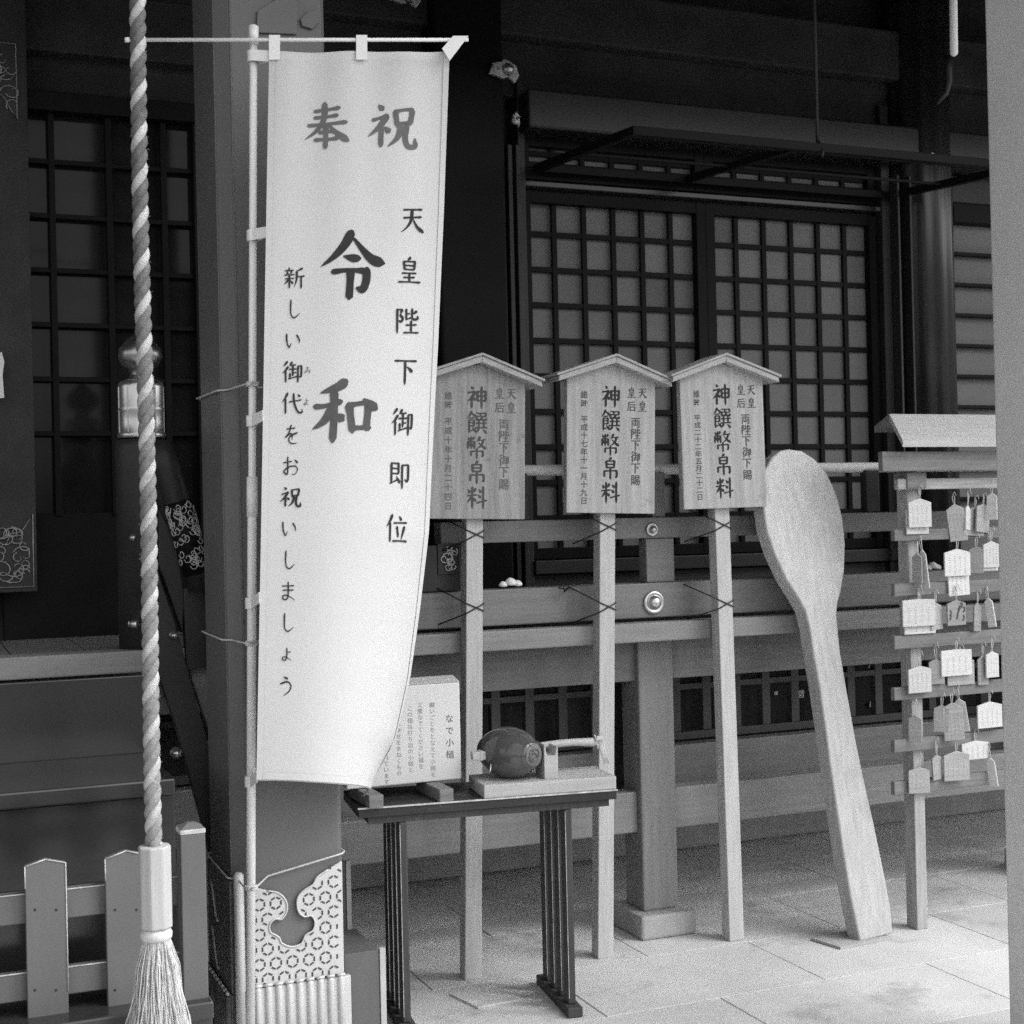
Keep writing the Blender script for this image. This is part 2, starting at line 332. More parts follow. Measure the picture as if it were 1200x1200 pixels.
def write(name, items, place, mt, parent, weight=1.0, font=False, fw=0.012, world=True):
    """items: (char, u, v, width, height); place(u, v, lift) -> point"""
    k = 0
    for ch, u, v, sw, sh in items:
        mb = MB()
        if not font and ch in GLY:
            for lf, rt in brush(ch, weight):
                b = len(mb.v); n = len(lf); k += 1; lift = 0.0004 + 0.00006*(k % 9)
                mb.v += [tuple(place(u+x*sw, v+y*sh, lift)) for x, y in lf] + [tuple(place(u+x*sw, v+y*sh, lift)) for x, y in rt]
                for i in range(n-1): mb.face(b+i, b+i+1, b+n+i+1, b+n+i)
        else:
            vs, fs = fontglyph(ch, fw); b = len(mb.v)
            mb.v += [tuple(place(u+x*sw, v+y*sh, 0.0005)) for x, y in vs]
            for f in fs: mb.face(*[b+i for i in f])
        mb.build(name, mt, parent, world=world)

# ============================================================ SETTING: ground
ground = MB().box(-120, 120, -120, 120, -0.3, -0.008).build('ground', 'ground')
tag(ground, 'pale stone paving and sand around the hall', None, None, 'structure')
sx, sy = 0.78, 0.47
slab_me = []
for k in range(4):
    mb = MB(); e = 0.0013
    x0, x1, y0, y1 = -sx/2+e, sx/2-e, -sy/2+e, sy/2-e
    c = 0.002
    mb.hexa([(x0,y0,-.3),(x1,y0,-.3),(x1,y1,-.3),(x0,y1,-.3)], [(x0,y0,-.003),(x1,y0,-.003),(x1,y1,-.003),(x0,y1,-.003)])
    mb.hexa([(x0,y0,-.003),(x1,y0,-.003),(x1,y1,-.003),(x0,y1,-.003)], [(x0+c,y0+c,0),(x1-c,y0+c,0),(x1-c,y1-c,0),(x0+c,y1-c,0)])
    slab_me.append(mb)
first = []
for k in range(4):
    o = slab_me[k].build('paving_slab', 'paving'); first.append(o)
cnt = 0
for j in range(13):
    for i in range(13):
        src = first[(i*3+j) % 4]
        o = src if cnt < 4 and False else src.copy()
        COL.objects.link(o); o.parent = ground
        o.location = (-1.6 + i*sx + (0.5*sx if j % 2 else 0), 1.35 + j*sy, random.uniform(-0.0012, 0.0006))
        o.rotation_euler = (random.uniform(-.0015,.0015), random.uniform(-.0015,.0015), 0); cnt += 1
for o in first: bpy.data.objects.remove(o)

# ============================================================ HALL FACADE (plane YF)
YF = 5.45
hall = thing('shrine_hall', 'dark timber shrine hall behind the veranda with lattice windows and glazed doors', 'shrine hall', (2.0, YF, 0))
box('wall', 'darkwall', hall, -3.5, 9.0, YF+0.08, YF+0.30, 0.9, 5.2, 0)
def fz(y, x): return Z_(x, y, YF)
# lattice window: two leaves
wx0, wx1 = X_(614, 400, YF), X_(1040, 400, YF)
xl0, xl1 = X_(622, 400, YF), X_(826, 400, YF)
xr0, xr1 = X_(838, 400, YF), X_(1020, 400, YF)
zt = fz(226, 622); zb = fz(655, 640)
zt = (fz(226, 622)+fz(252, 990))/2
box('backing_board', 'board', hall, wx0, wx1, YF+0.026, YF+0.078, zb-0.02, zt+0.30, 0)
rpn = random.Random(21)
def leaf(x0, x1, ncell, nrow, z0, z1, y, nm='lattice_leaf'):
    fr = MB(); s = 0.045
    fr.box(x0, x0+s, y-0.03, y+0.012, z0, z1); fr.box(x1-s, x1, y-0.03, y+0.012, z0, z1)
    fr.box(x0+s, x1-s, y-0.028, y+0.011, z0, z0+s); fr.box(x0+s, x1-s, y-0.028, y+0.011, z1-s, z1)
    f = fr.build(nm, 'dark', hall, 0.002)
    for i in range(1, ncell):
        x = x0+s*0.5 + (x1-x0-s)*i/ncell
        box('lattice_bar', 'dark', f, x-0.011, x+0.011, y-0.008, y+0.008, z0+s, z1-s, 0.0015)
    cw, ch_ = (x1-x0-s)/ncell, (z1-z0-s)/nrow; pm = None
    for i in range(ncell):
        for j in range(nrow):
            cx_, cz_ = x0+s*.5+cw*(i+.5), z1-s*.5-ch_*(j+.5)
            if pm is None:
                pm = MB().box(-cw/2+.001, cw/2-.001, .0, .003, -ch_/2+.001, ch_/2-.001).build('pane', 'board', f, world=False); q = pm
            else: q = pm.copy(); COL.objects.link(q)
            q.location = Vector((cx_, YF+.0165, cz_)) - hall.location
            q.rotation_euler = (rpn.uniform(-.006, .006), 0, rpn.uniform(-.006, .006))
    for j in range(1, nrow):
        z = z1-s*0.5 - (z1-z0-s)*j/nrow
        box('lattice_bar', 'dark', f, x0+s, x1-s, y-0.0055, y+0.007, z-0.011, z+0.011, 0.0015)
    return f
zt2 = zt + 0.0
nrow = round((zt2-zb)/0.147)
leaf(xl0-0.045, xl1, 6, nrow, zb, zt2, YF, 'lattice_leaf')
leaf(xl1+0.004, xr1+0.035, 6, nrow, zb, zt2, YF+0.006, 'lattice_leaf')
# transom lattice above (seen through the propped shutter)
zn_ = fz(155, 800)
leaf(xl0-0.045, xl1, 6, 3, zt2+0.05, zn_-0.075, YF+0.004, 'transom_leaf')
leaf(xl1+0.004, xr1+0.035, 6, 3, zt2+0.05, zn_-0.075, YF+0.009, 'transom_leaf')
box('window_head', 'beam', hall, wx0-0.02, wx1+0.02, YF-0.045, YF+0.03, zt2+0.016, zt2+0.040, 0.004)
box('window_jamb', 'facade', hall, wx0-0.03, wx0+0.0, YF-0.055, YF+0.05, 1.1, zt2+0.5, 0.003)
box('window_jamb', 'facade', hall, xr1+0.04, xr1+0.085, YF-0.055, YF+0.05, 1.1, zt2+0.5, 0.003)
box('window_sill', 'facade', hall, wx0, wx1, YF-0.07, YF+0.03, zb-0.06, zb-0.004, 0.004)
box('sill_board', 'facade', hall, wx0-0.4, wx1+0.3, YF-0.03, YF+0.03, 1.08, zb-0.064, 0.003)
# long beam above the window: catches the open sky
zn = fz(155, 800)
box('long_beam', 'beam', hall, X_(602, 150, YF), 9.0, YF-0.16, YF+0.04, zn-0.085, zn+0.075, 0.012)
box('upper_beam', 'darkwall', hall, -3.5, 9.0, YF-0.10, YF+0.06, zn+0.30, zn+0.52, 0.01)
box('upper_beam', 'darkwall', hall, -3.5, 9.0, YF-0.22, YF+0.04, zn+0.78, zn+1.05, 0.01)
box('wall_board', 'darkwall', hall, -3.5, 9.0, YF-0.02, YF+0.05, zn+0.075, zn+0.30, 0.003)
# main pillar left of the window, and its moulded strips
px0, px1 = X_(527, 400, YF), X_(577, 400, YF)
box('pillar', 'dark', hall, px0-0.1, px1, YF-0.18, YF+0.06, 1.1, 4.6, 0.012)
for k, q in enumerate((582, 589, 597, 605)):
    xa = X_(q, 400, YF-0.06); box('pillar_moulding', 'facade', hall, xa-0.011, xa+0.009, YF-0.09-0.012*k, YF+0.05, 1.1, 3.0+0.0*k, 0.003)
# ribbed pillar right of the window
rx0, rx1 = X_(1043, 400, YF), X_(1104, 400, YF)
mb = MB(); rc = (rx0+rx1)/2; rr = (rx1-rx0)/2
prof = []
n = 72
pts = []
for i in range(n):
    a = 2*math.pi*i/n; r = rr*(1+0.035*math.cos(12*a))
    pts.append((rc+r*math.cos(a), YF-0.04+r*math.sin(a)))
b0 = len(mb.v)
mb.prism([(x, y, 1.1) for x, y in pts], (0, 0, 3.5))
for i in range(len(mb.smooth)): mb.smooth[i] = i > 1
mb.build('ribbed_pillar', 'beam', hall)
for q in (1048, 1062, 1094):
    xa = X_(q, 400, YF-0.1); box('pillar_moulding', 'facade', hall, xa-0.006, xa+0.006, YF-0.155, YF-0.1, 1.1, 3.0, 0.003)
# side panel with level slats at the right
qx0, qx1 = X_(1104, 400, YF), X_(1250, 400, YF)
ztp = fz(262, 1118)
box('backing_board', 'board', hall, qx0, qx1+0.4, YF+0.03, YF+0.07, 1.3, ztp, 0)
box('panel_stile', 'dark', hall, qx0+0.005, qx0+0.055, YF-0.03, YF+0.028, 1.2, ztp, 0.003)
box('panel_head', 'dark', hall, qx0+0.057, qx1+0.4, YF-0.035, YF+0.028, ztp, ztp+0.09, 0.003)
box('upper_panel', 'facade', hall, qx0-0.02, qx1+0.4, YF-0.02, YF+0.05, ztp+0.094, zn-0.09, 0.004)
for j in range(1, 12):
    z = ztp - j*(36*6.75/1700)
    if z > 1.3: box('slat', 'dark', hall, qx0+0.057, qx1+0.4, YF-0.018, YF+0.02, z-0.008, z+0.008, 0.002)
# glazed doors at the left
gx0, gx1 = X_(30, 300, YF), X_(236, 300, YF)
zgt = (fz(133, 129)); 
box('glazing', 'glass', hall, gx0-0.1, gx1+0.25, YF+0.034, YF+0.05, 1.55, zgt+0.05, 0)
gxs = [gx0-.1] + [X_(q, 300, YF) for q in (62, 129, 193)] + [X_(236, 300, YF)]
for i in range(4):
    for j in range(6):
        za_, zb__ = zgt-(63*5.28/1700)*j, zgt-(63*5.28/1700)*(j+1)
        if i == 0 and j > 9: continue
        w_ = (gxs[i+1]-gxs[i])/2-.003; h_ = (za_-zb__)/2-.003
        o = MB().box(-w_, w_, 0, .003, -h_, h_).build('glass_pane', 'glass', hall, world=False)
        o.location = Vector(((gxs[i]+gxs[i+1])/2, YF+.0225, (za_+zb__)/2)) - hall.location
        o.rotation_euler = (rpn.uniform(-.012, .012), 0, rpn.uniform(-.012, .012))
box('door_head', 'dark', hall, gx0-0.1, gx1+0.25, YF-0.05, YF+0.028, zgt-0.02, zgt+0.05, 0.003)
for q in (62, 129, 193):
    xa = X_(q, 300, YF); box('glazing_bar', 'dark', hall, xa-0.011, xa+0.011, YF-0.02, YF+0.022, 1.55, zgt-0.022, 0.002)
xa = X_(236, 300, YF); box('door_stile', 'dark', hall, xa-0.03, xa+0.03, YF-0.04, YF+0.024, 1.1, zgt-0.022, 0.002)
pz = 63*5.28/1700
for j in range(1, 7):
    z = zgt - j*pz
    box('glazing_bar', 'dark', hall, gx0-0.1, gx1+0.25, YF-0.016, YF+0.018, z-0.009, z+0.009, 0.002)
box('door_panel', 'dark', hall, gx0-0.1, gx1+0.3, YF-0.01, YF+0.05, 1.08, 1.56, 0.003)

# ornament helpers
def scrollwork(name, mt, parent, corners, seed, n=7, r=0.0035, depthv=(0, -0.004, 0)):
    """raised scrolls inside a quadrilateral plate; corners = 4 points a,b,c,d"""
    rnd = random.Random(seed); a, b, c, d = [Vector(p) for p in corners]; mb = MB(); dv = Vector(depthv)
    def at(u, v): return a.lerp(b, u).lerp(d.lerp(c, u), v) + dv
    for k in range(n):
        cu, cv = rnd.uniform(.15, .85), rnd.uniform(.1, .9); rad = rnd.uniform(.10, .24); s0 = rnd.uniform(0, 6.28); dr = rnd.choice((-1, 1))
        pts = []
        for i in range(14):
            t = i/13; ang = s0 + dr*t*5.2; q = rad*(1-0.8*t)
            u = min(.96, max(.04, cu+q*math.cos(ang)*1.3)); v = min(.97, max(.03, cv+q*math.sin(ang)*0.8)); pts.append(at(u, v))
        mb.tube(pts, [r*(1-.4*i/13) for i in range(14)], 5)
    return mb.build(name, mt, parent)

# open door leaf at the far left with engraved corner plates
YD = 5.30
dl = thing('door_leaf', 'dark lacquered door leaf with engraved metal corner plates at the left edge', 'door', (X_(20, 690, YD), YD, Z_(20, 692, YD)))
xr = X_(38, 400, YD)
box('panel', 'darkwall', dl, xr-0.75, xr, YD, YD+0.05, Z_(20, 694, YD), Z_(20, -60, YD), 0.004)
for (y0, y1, sd_) in ((603, 688, 3), (52, 140, 5)):
    z0, z1 = Z_(20, y1, YD), Z_(20, y0, YD)
    if y0 > 300:
        ol = [(xr-0.17, z0), (xr-0.012, z0), (xr-0.012, z1), (xr-0.03, z1-0.03), (xr-0.05, z1-0.06), (xr-0.085, z1-0.065), (xr-0.10, z1-0.10), (xr-0.17, z1-0.13)]
    else:
        ol = [(xr-0.17, z1), (xr-0.035, z1), (xr-0.035, z0), (xr-0.055, z0+0.03), (xr-0.075, z0+0.07), (xr-0.10, z0+0.09), (xr-0.17, z0+0.12)]
    pl = MB().prism([(x, YD-0.003, z) for x, z in ol], (0, 0.0025, 0)).build('corner_plate', 'facade', dl)
    e = MB(); e.tube([(x, YD-0.0045, z) for x, z in ol] , 0.0022, 5); e.build('plate_rim', 'oldmetal', pl)
    scrollwork('scroll', 'oldmetal', pl, [(xr-0.16, YD-.003, z0+.01), (xr-0.02, YD-.003, z0+.01), (xr-0.02, YD-.003, z1-.03), (xr-0.16, YD-.003, z1-.03)], sd_, 20, 0.003)
# small white paper hanging at the left frame edge
pp = thing('hanging_charm', 'small white hanging charm at the left edge on the dark door', 'charm', P(1, 467, 5.25))
MB().prism([P(x, y, 5.25) for x, y in ((-4,418),(2,412),(5,424),(3,440),(5,466),(-5,467))], (0, 0.01, 0)).build('strip', 'white', pp)

# fittings on the pillar
def fitting(px, py, wpx, hpx, Y, label, seed):
    c = P(px, py, Y); t = thing('metal_fitting', label, 'metal fitting', c, 'small pale metal fittings on the hall timbers')
    s = c.y/1700*1.15; wv, hv = wpx*s/2, hpx*s/2
    ol = [(-wv,-hv*.4),(-wv*.7,hv*.6),(-wv*.2,hv*.7),(0,hv),(wv*.4,hv*.8),(wv*.8,hv*.5),(wv,-hv*.3),(wv*.7,-hv),(wv*.3,-hv*.5),(-wv*.1,-hv*.7),(-wv*.5,-hv*.5)]
    pl = MB().prism([(x, -0.02, z) for x, z in ol], (0, 0.018, 0)).build('plate', 'scroll', t, 0.003, world=False)
    mb = MB(); mb.lathe([(0.001,-.045),(wv*.22,-.04),(wv*.3,-.03),(wv*.42,-.02)], (wv*.25, 0, hv*.1), 14, 'y'); mb.build('boss', 'brass', t, world=False)
    mb = MB()
    for q in range(4):
        a = q*1.6; mb.tube([(-wv*.5+wv*.25*math.cos(a+i*.7)*(1-i*.08), -.022, hv*.1+hv*.4*math.sin(a+i*.7)*(1-i*.08)) for i in range(9)], 0.003, 5)
    mb.build('scroll', 'scroll', t, world=False)
    return t
fitting(589, 84, 36, 26, YF-0.19, 'pale scrolled metal fitting high on the dark pillar left of the window', 1)
fitting(603, 141, 9, 18, YF-0.17, 'narrow metal plate on the beam end left of the window', 2)
fitting(1089, 187, 26, 16, YF-0.42, 'bright metal fitting on the beam at the ribbed pillar', 3)
fitting(472, -2, 38, 20, YF-0.23, 'metal fitting cut by the top edge above the banner', 4)

# propped lattice shutter
hx0, hx1 = X_(622, 200, YF-.02), X_(1040, 243, YF-.02)
zh = zn - 0.10
zh = Z_(622, 199, YF-.02)
o_ = PXp(742, 153, hx0)                            # outer left corner of the raised shutter
Ls = Vector((0, o_.y-(YF-.02), o_.z-zh)); Ln = Ls.length; dirv = Ls.normalized()
upv = Vector((1, 0, 0)).cross(dirv)*-1
if upv.z < 0: upv = -upv
sh = thing('propped_shutter', 'raised dark window frame held out flat over the lattice window by a rod', 'shutter', (hx0, YF-.02, zh))
def sp(x, l, h): return Vector((x, YF-.02, zh)) + dirv*l + upv*h
def sbar(nm, x0, x1, l0, l1, h0, h1, mt='dark', par=sh):
    return MB().hexa([sp(x0,l0,h0), sp(x1,l0,h0), sp(x1,l1,h0), sp(x0,l1,h0)], [sp(x0,l0,h1), sp(x1,l0,h1), sp(x1,l1,h1), sp(x0,l1,h1)]).build(nm, mt, par, 0.002)
S1 = X_(1157, 209, o_.y)
hx1 = max(hx1, S1)
sbar('frame_rail', hx0, hx1, Ln-0.034, Ln, -.014, .018); sbar('frame_rail', hx0, hx1, 0.03, 0.06, -.014, .018)
sbar('frame_stile', hx0, hx0+.032, 0.062, Ln-.036, -.014, .018); sbar('frame_stile', hx1-.032, hx1, 0.062, Ln-.036, -.014, .018)
xm_ = X_(838, 200, YF-.3); sbar('frame_stile', xm_-.016, xm_+.016, 0.062, Ln-.036, -.012, .016)
sbar('inner_rail', hx0+.034, xm_-.017, Ln-.10, Ln-.088, -.006, .006); sbar('inner_rail', xm_+.017, hx1-.034, Ln-.10, Ln-.088, -.006, .006)
sbar('inner_rail', hx0+.034, xm_-.017, Ln*.45, Ln*.45+.012, -.006, .006); sbar('inner_rail', xm_+.017, hx1-.034, Ln*.45, Ln*.45+.012, -.006, .006)
rp0 = sp(X_(962, 190, o_.y), Ln-.02, .02)
mb = MB(); mb.tube([rp0, rp0+Vector((-.0, 0, 1.6))], 0.0065, 8); mb.tube([rp0+Vector((0,0,.02)), rp0+Vector((.01,-.02,-.03)), rp0+Vector((0,-.03,-.06))], .004, 6)
mb.build('hanging_rod', 'facade', sh)

# ============================================================ VERANDA
YP = 4.63                                          # front face of the veranda posts
ZFL = Z_(700, 733, 4.50)                            # veranda floor top
NZ0 = Z_(700, 756, 4.50)
vr = thing('veranda', 'painted timber veranda on square posts in front of the hall', 'veranda', (2.3, YP, 0))
vx0, vx1 = -3.0, 8.0
box('floor_edge', 'paint_lo', vr, vx0, vx1, 4.50, 4.60, NZ0, ZFL, 0.005)
nb = 0
for i in range(26):                                # floor boards
    x0 = -0.6+i*0.22; box('floor_board', 'paint', vr, x0+.002, x0+.218, 4.603, YF-0.20, ZFL-.035, ZFL-.003, 0.002)
box('floor_beam', 'paint', vr, vx0, vx1, 4.66, 4.76, Z_(650, 805, 4.66), NZ0+.0-.002, 0.004)
zl0, zl1 = Z_(730, 976, 4.68), Z_(730, 928, 4.68)
def front_post(pxl, pxr, yb, shorten=False):
    xa, xb = X_(pxl, 900, YP), X_(pxr, 900, YP)
    return xa, xb
xa, xb = X_(752, 950, YP), X_(793, 950, YP)
wp = xb-xa
posts = [xa, xa-1.83, xa+1.83]
for x in posts:
    box('post', 'paint_post', vr, x, x+wp, YP, YP+wp, 0.085, NZ0-.003, 0.008)
    box('base_stone', 'stone', vr, x-.04, x+wp+.04, YP-.06, YP+wp+.05, 0.0, 0.085, 0.01)
segs = []
ps = sorted(posts)
edges = [vx0] + [q for p in ps for q in (p-.001, p+wp+.001)] + [vx1]
for a, b in zip(edges[0::2], edges[1::2]):
    box('lower_beam', 'paint_lo', vr, a, b, YP+.03, YP+.11, zl0, zl1, 0.005)
# latticed skirt between beams, set back
for a, b in zip(edges[0::2], edges[1::2]):
    ys = YP+.30; zt_, zb_ = Z_(650, 796, ys), Z_(850, 862, ys)
    box('skirt_rail', 'skirt', vr, a, b, ys, ys+.03, zt_-.075, zt_-.052, .002)
    box('skirt_rail', 'skirt', vr, a, b, ys-.005, ys+.035, zb_, zb_+.03, .002)
    x = a+.02
    while x < b-.04:
        if 0.9 < x < 5: box('skirt_stile', 'skirt', vr, x, x+.036, ys-.002, ys+.034, zb_+.031, zt_+.05, .002)
        x += .135
box('skirt_backing', 'darkwall', vr, vx0, vx1, YP+.42, YP+.45, .35, ZFL-.04, 0)
# masonry plinth far below
box('plinth', 'stone', vr, vx0, vx1, 5.75, 5.95, 0, 0.6, .01)
for a, b in zip(edges[0::2], edges[1::2]):
    box('rear_beam', 'paint', vr, a, b, YP+.20, YP+.27, Z_(850, 925, YP+.2), Z_(850, 868, YP+.2), .004)
# small white tiles added to imitate daylight showing through the skirt
for px, py, s_, lb in ((909, 812, 5, 'tiny white tile standing for daylight low in the skirt lattice, left of the pair'), (938, 813, 10, 'square white tile standing for daylight behind the skirt lattice left of the spoon'),
                 (1021, 779, 8, 'upper white tile standing for daylight behind the skirt lattice right of the spoon'), (1022, 825, 8, 'lower white tile standing for daylight behind the skirt lattice right of the spoon')):
    c = P(px, py, YP+.40); o = MB().prism([(c.x-s_*.0015, c.y, c.z-s_*.0016), (c.x+s_*.0016, c.y, c.z-s_*.0018), (c.x+s_*.0015, c.y-.006, c.z+s_*.0016), (c.x-s_*.0016, c.y-.004, c.z+s_*.0014)], (0, .003, 0)).build('daylight_tile', 'white')
    tag(o, lb, 'daylight tile', 'white tiles standing for daylight behind the skirt lattice')

# ============================================================ VERANDA RAILING
YR = 4.56
rl = thing('veranda_railing', 'low shrine railing with round top rail and brass studs along the veranda', 'railing', (2.3, YR, ZFL))
rr_ = 0.5*(Z_(640, 543, YR+.05)-Z_(640, 556, YR+.05))
zr = Z_(760, 550, YR+.05)
rxe0 = X_(515, 550, YR)
mb = MB(); mb.tube([(rxe0, YR+.05, zr), (8, YR+.05, zr)], rr_, 16); mb.build('top_rail', 'pole', rl)
z20, z21 = Z_(650, 634, YR), Z_(650, 609, YR)
box('middle_rail', 'paint', rl, rxe0, 8, YR, YR+.07, z20, z21, .004)
z30, z31 = Z_(650, 730, YR-.01), Z_(650, 688, YR-.01)
box('bottom_rail', 'paint', rl, rxe0-.3, 8, YR-.01, YR+.09, z30, z31, .005)
zr2 = z31
for x, wq in ((xa+.012, wp-.03), (xa+1.83, wp-.03)):
    box('rail_post', 'paint', rl, x, x+wq, YR+.012, YR+.07, z31+.001, z20-.001, .003)
    box('rail_strut', 'paint', rl, x+.03, x+wq-.03, YR+.014, YR+.066, z21+.001, zr-rr_*.6, .003)
for px in (600, 905, 1010):
    x = X_(px, 650, YR+.1); box('rail_strut', 'facade', rl, x-.03, x+.03, YR+.02, YR+.06, z21+.001, zr-rr_*.6, .003)
def stud(px, py, r, Y, par, nm='brass_stud'):
    c = P(px, py, Y)
    mb = MB(); mb.lathe([(r,0),(r,-.004),(r*.92,-.009),(r*.72,-.009),(r*.68,-.006),(r*.6,-.008),(r*.5,-.018),(r*.3,-.025),(.0005,-.027)], c, 24, 'y'); return mb.build(nm, 'brass', par)
stud(766, 706, .042, YR-.011, rl); stud(763.5, 620.5, .024, YR-.001, rl)
# dark end block with an engraved plate, left of the first sign
ex0, ex1 = X_(508, 650, YR-.02), X_(540, 650, YR-.02)
box('end_block', 'facade', rl, ex0-.12, ex1, YR-.02, YR+.08, z31+.002, z20-.002, .004)
pl = box('engraved_plate', 'facade', rl, X_(513,655,YR-.024), X_(538,655,YR-.024), YR-.026, YR-.0205, Z_(525,673,YR-.024), Z_(525,637,YR-.024), .001)
scrollwork('scroll', 'scroll', pl, [P(514,672,YR-.026), P(537,671,YR-.026), P(537,638,YR-.026), P(514,638,YR-.026)], 11, 16, .0026)
def lump(px, py, sc_, Y, label):
    c = P(px, py, Y); t = thing('white_ornament', label, 'ornament', c, 'small white ornaments on the lower rail')
    for (dx, dz, r) in ((-.028, 0, .016), (0, .012, .022), (.026, .002, .017)):
        mb = MB(); n = 8
        mb.lathe([(.001, 0-.0), (r*.9, r*.15), (r, r*.5), (r*.7, r*1.0), (r*.25, r*1.25), (.001, r*1.3)], (c.x+dx*sc_, c.y+.02, c.z+dz*.3), 12); mb.build('lobe', 'white', t)
lump(601, 688, 1.0, YR+.005, 'small white three lobed ornament on the lower rail right of the first sign post')
lump(1097, 668, .8, YR+.05, 'small white lobed ornament on the rail behind the hanging plaques')

# ============================================================ STAIR (left) with newel and sloping rails
st = thing('lacquered_stair', 'dark glossy lacquered steps rising to the hall behind the picket fence', 'stair', (0.2, 4.0, 0))
sxr = X_(205, 950, 3.98)
treads = [(Z_(60, 893, 4.42), 4.42, 3.98), (Z_(60, 1008, 3.97), 3.98, 3.70), (.36, 3.72, 3.50)]
box('riser', 'steps', st, -2.5, sxr, 4.46, 4.49, .2, NZ0-.004, .003)
zprev = ZFL
for k, (z, yb, yf) in enumerate(treads):
    z = (Z_(60, 893, 4.42), Z_(60, 1008, 3.98)-.0, .37)[k]
    box('tread', 'steps', st, -2.5, sxr, yf-.02, yb+.035, z-.045, z, .006)
    box('riser', 'steps', st, -2.5, sxr, yf, yf+.03, .0 if k == 2 else max(.0, z-.42), z-.047, .003)
# platform face and trim left of the column
YN = 4.60
nw = thing('newel_post', 'round newel post with brass onion finial cap behind the bell rope', 'newel post', (X_(170, 700, YN), YN, ZFL))
cx = X_(168, 600, YN); rN = 31*4.5/1700
zb1, zb2 = Z_(172, 514, YN), Z_(172, 447, YN)
mb = MB(); mb.lathe([(rN,ZFL),(rN,zb1-.03),(rN*.98,zb1-.008),(rN*.7,zb1)], (cx,YN,0), 24); mb.build('shaft', 'facade', nw)
rb = rN*.86
mb = MB(); mb.lathe([(rb,zb1),(rb*1.04,zb1+.004),(rb*1.04,zb1+.014),(rb,zb1+.018),(rb,(zb1+zb2)/2-.006),(rb*1.03,(zb1+zb2)/2),(rb,(zb1+zb2)/2+.006),(rb,zb2-.02),(rb*.98,zb2-.008),(rb*.85,zb2)], (cx,YN,0), 28); mb.build('brass_sleeve', 'brass', nw)
zo = zb2
for k in range(10):
    a_ = k*math.pi/5+.2
    box('sleeve_rib', 'finial', nw, cx+rb*math.cos(a_)-.0015, cx+rb*math.cos(a_)+.0015, YN+rb*math.sin(a_)-.0015, YN+rb*math.sin(a_)+.0015, zb1+.018, zb2-.02, 0)
mb = MB(); mb.lathe([(rb*.86,zo),(rb*.55,zo+.006),(rb*.42,zo+.02),(rb*.5,zo+.035),(rb*.8,zo+.05),(rb*.95,zo+.075),(rb*.9,zo+.10),(rb*.6,zo+.125),(rb*.25,zo+.145),(.001,zo+.165)], (cx,YN,0), 28); mb.build('onion_finial', 'finial', nw)
for px, py, r in ((155, 630, .015), (157, 731, .019)): 
    c = P(px, py, YN-.05); mb = MB(); mb.lathe([(r,0),(r,-.008),(r*.6,-.01),(r*.8,-.016),(r*.75,-.026),(r*.3,-.034),(.001,-.035)], c, 14, 'y'); mb.build('brass_stud', 'brass', nw)
# sloping members towards the viewer
sr = thing('stair_railing', 'sloping dark stair rail with engraved metal sleeve running down behind the square column', 'railing', (cx, 4.3, ZFL))
YQ = 4.47
def sloped(nm, pts_px, r=None, flat=None, mt='facade', Y=YQ, par=None):
    q = [P(x, y, Y) for x, y in pts_px]
    if r: return MB().tube(q, r, 18).build(nm, mt, par or sr)
    return MB().prism(q, (0, .045, 0)).build(nm, mt, par or sr, .003)
hr = sloped('hand_rail', [(186,520),(196,548),(236,690)], .040)
sa, sb_ = P(211, 600, YQ), P(232, 676, YQ)
ms_ = MB().tube([P(208, 588, YQ), P(231, 672, YQ)], .0425, 18).build('metal_sleeve', 'dark', sr)
a, b = P(208, 588, YQ), P(231, 672, YQ)
rn = random.Random(4); mb = MB(); axd = (b-a).normalized(); n1 = Vector((0,-1,0)); n1 = (n1-axd*n1.dot(axd)).normalized(); n2 = axd.cross(n1); Ls_ = (b-a).length
for k in range(64):
    p0_ = rn.uniform(.01, Ls_-.03); th = rn.uniform(-1.4, 1.4); pts = []; dr = rn.choice((-1, 1))
    for i in range(9):
        w_ = .016*(1-i*.09); t_ = th+dr*w_*.8*math.cos(i*.8)/.042; l_ = max(.004, min(Ls_-.004, p0_+w_*math.sin(i*.8)))
        pts.append(a+axd*l_+(n1*math.cos(t_)+n2*math.sin(t_))*.0432)
    mb.tube(pts, .0018, 4)
mb.build('scroll', 'scroll', ms_)
sloped('middle_rail', [(186,596),(206,632),(216,700),(214,742),(196,690),(186,660)], Y=YQ+.02)
sloped('rail_post', [(215,690),(245,684),(250,780),(219,786)], Y=YQ+.005)
sloped('side_panel', [(208,744),(250,742),(252,880),(241,846)], mt='paint', Y=YQ+.05)
sloped('stringer', [(186,672),(204,726),(244,872),(262,960),(262,1070),(236,960),(206,850),(186,790)], Y=YQ-.01)
sloped('side_panel', [(216,872),(250,868),(252,960),(240,930)], mt='paint', Y=YQ+.05)
for px, py, r in ((203, 744, .013), (206, 882, .018)):
    c = P(px, py, YQ-.012); mb = MB(); mb.lathe([(r,0),(r,-.008),(r*.6,-.01),(r*.8,-.016),(r*.75,-.026),(r*.3,-.034),(.001,-.035)], c, 14, 'y'); mb.build('brass_stud', 'brass', sr)

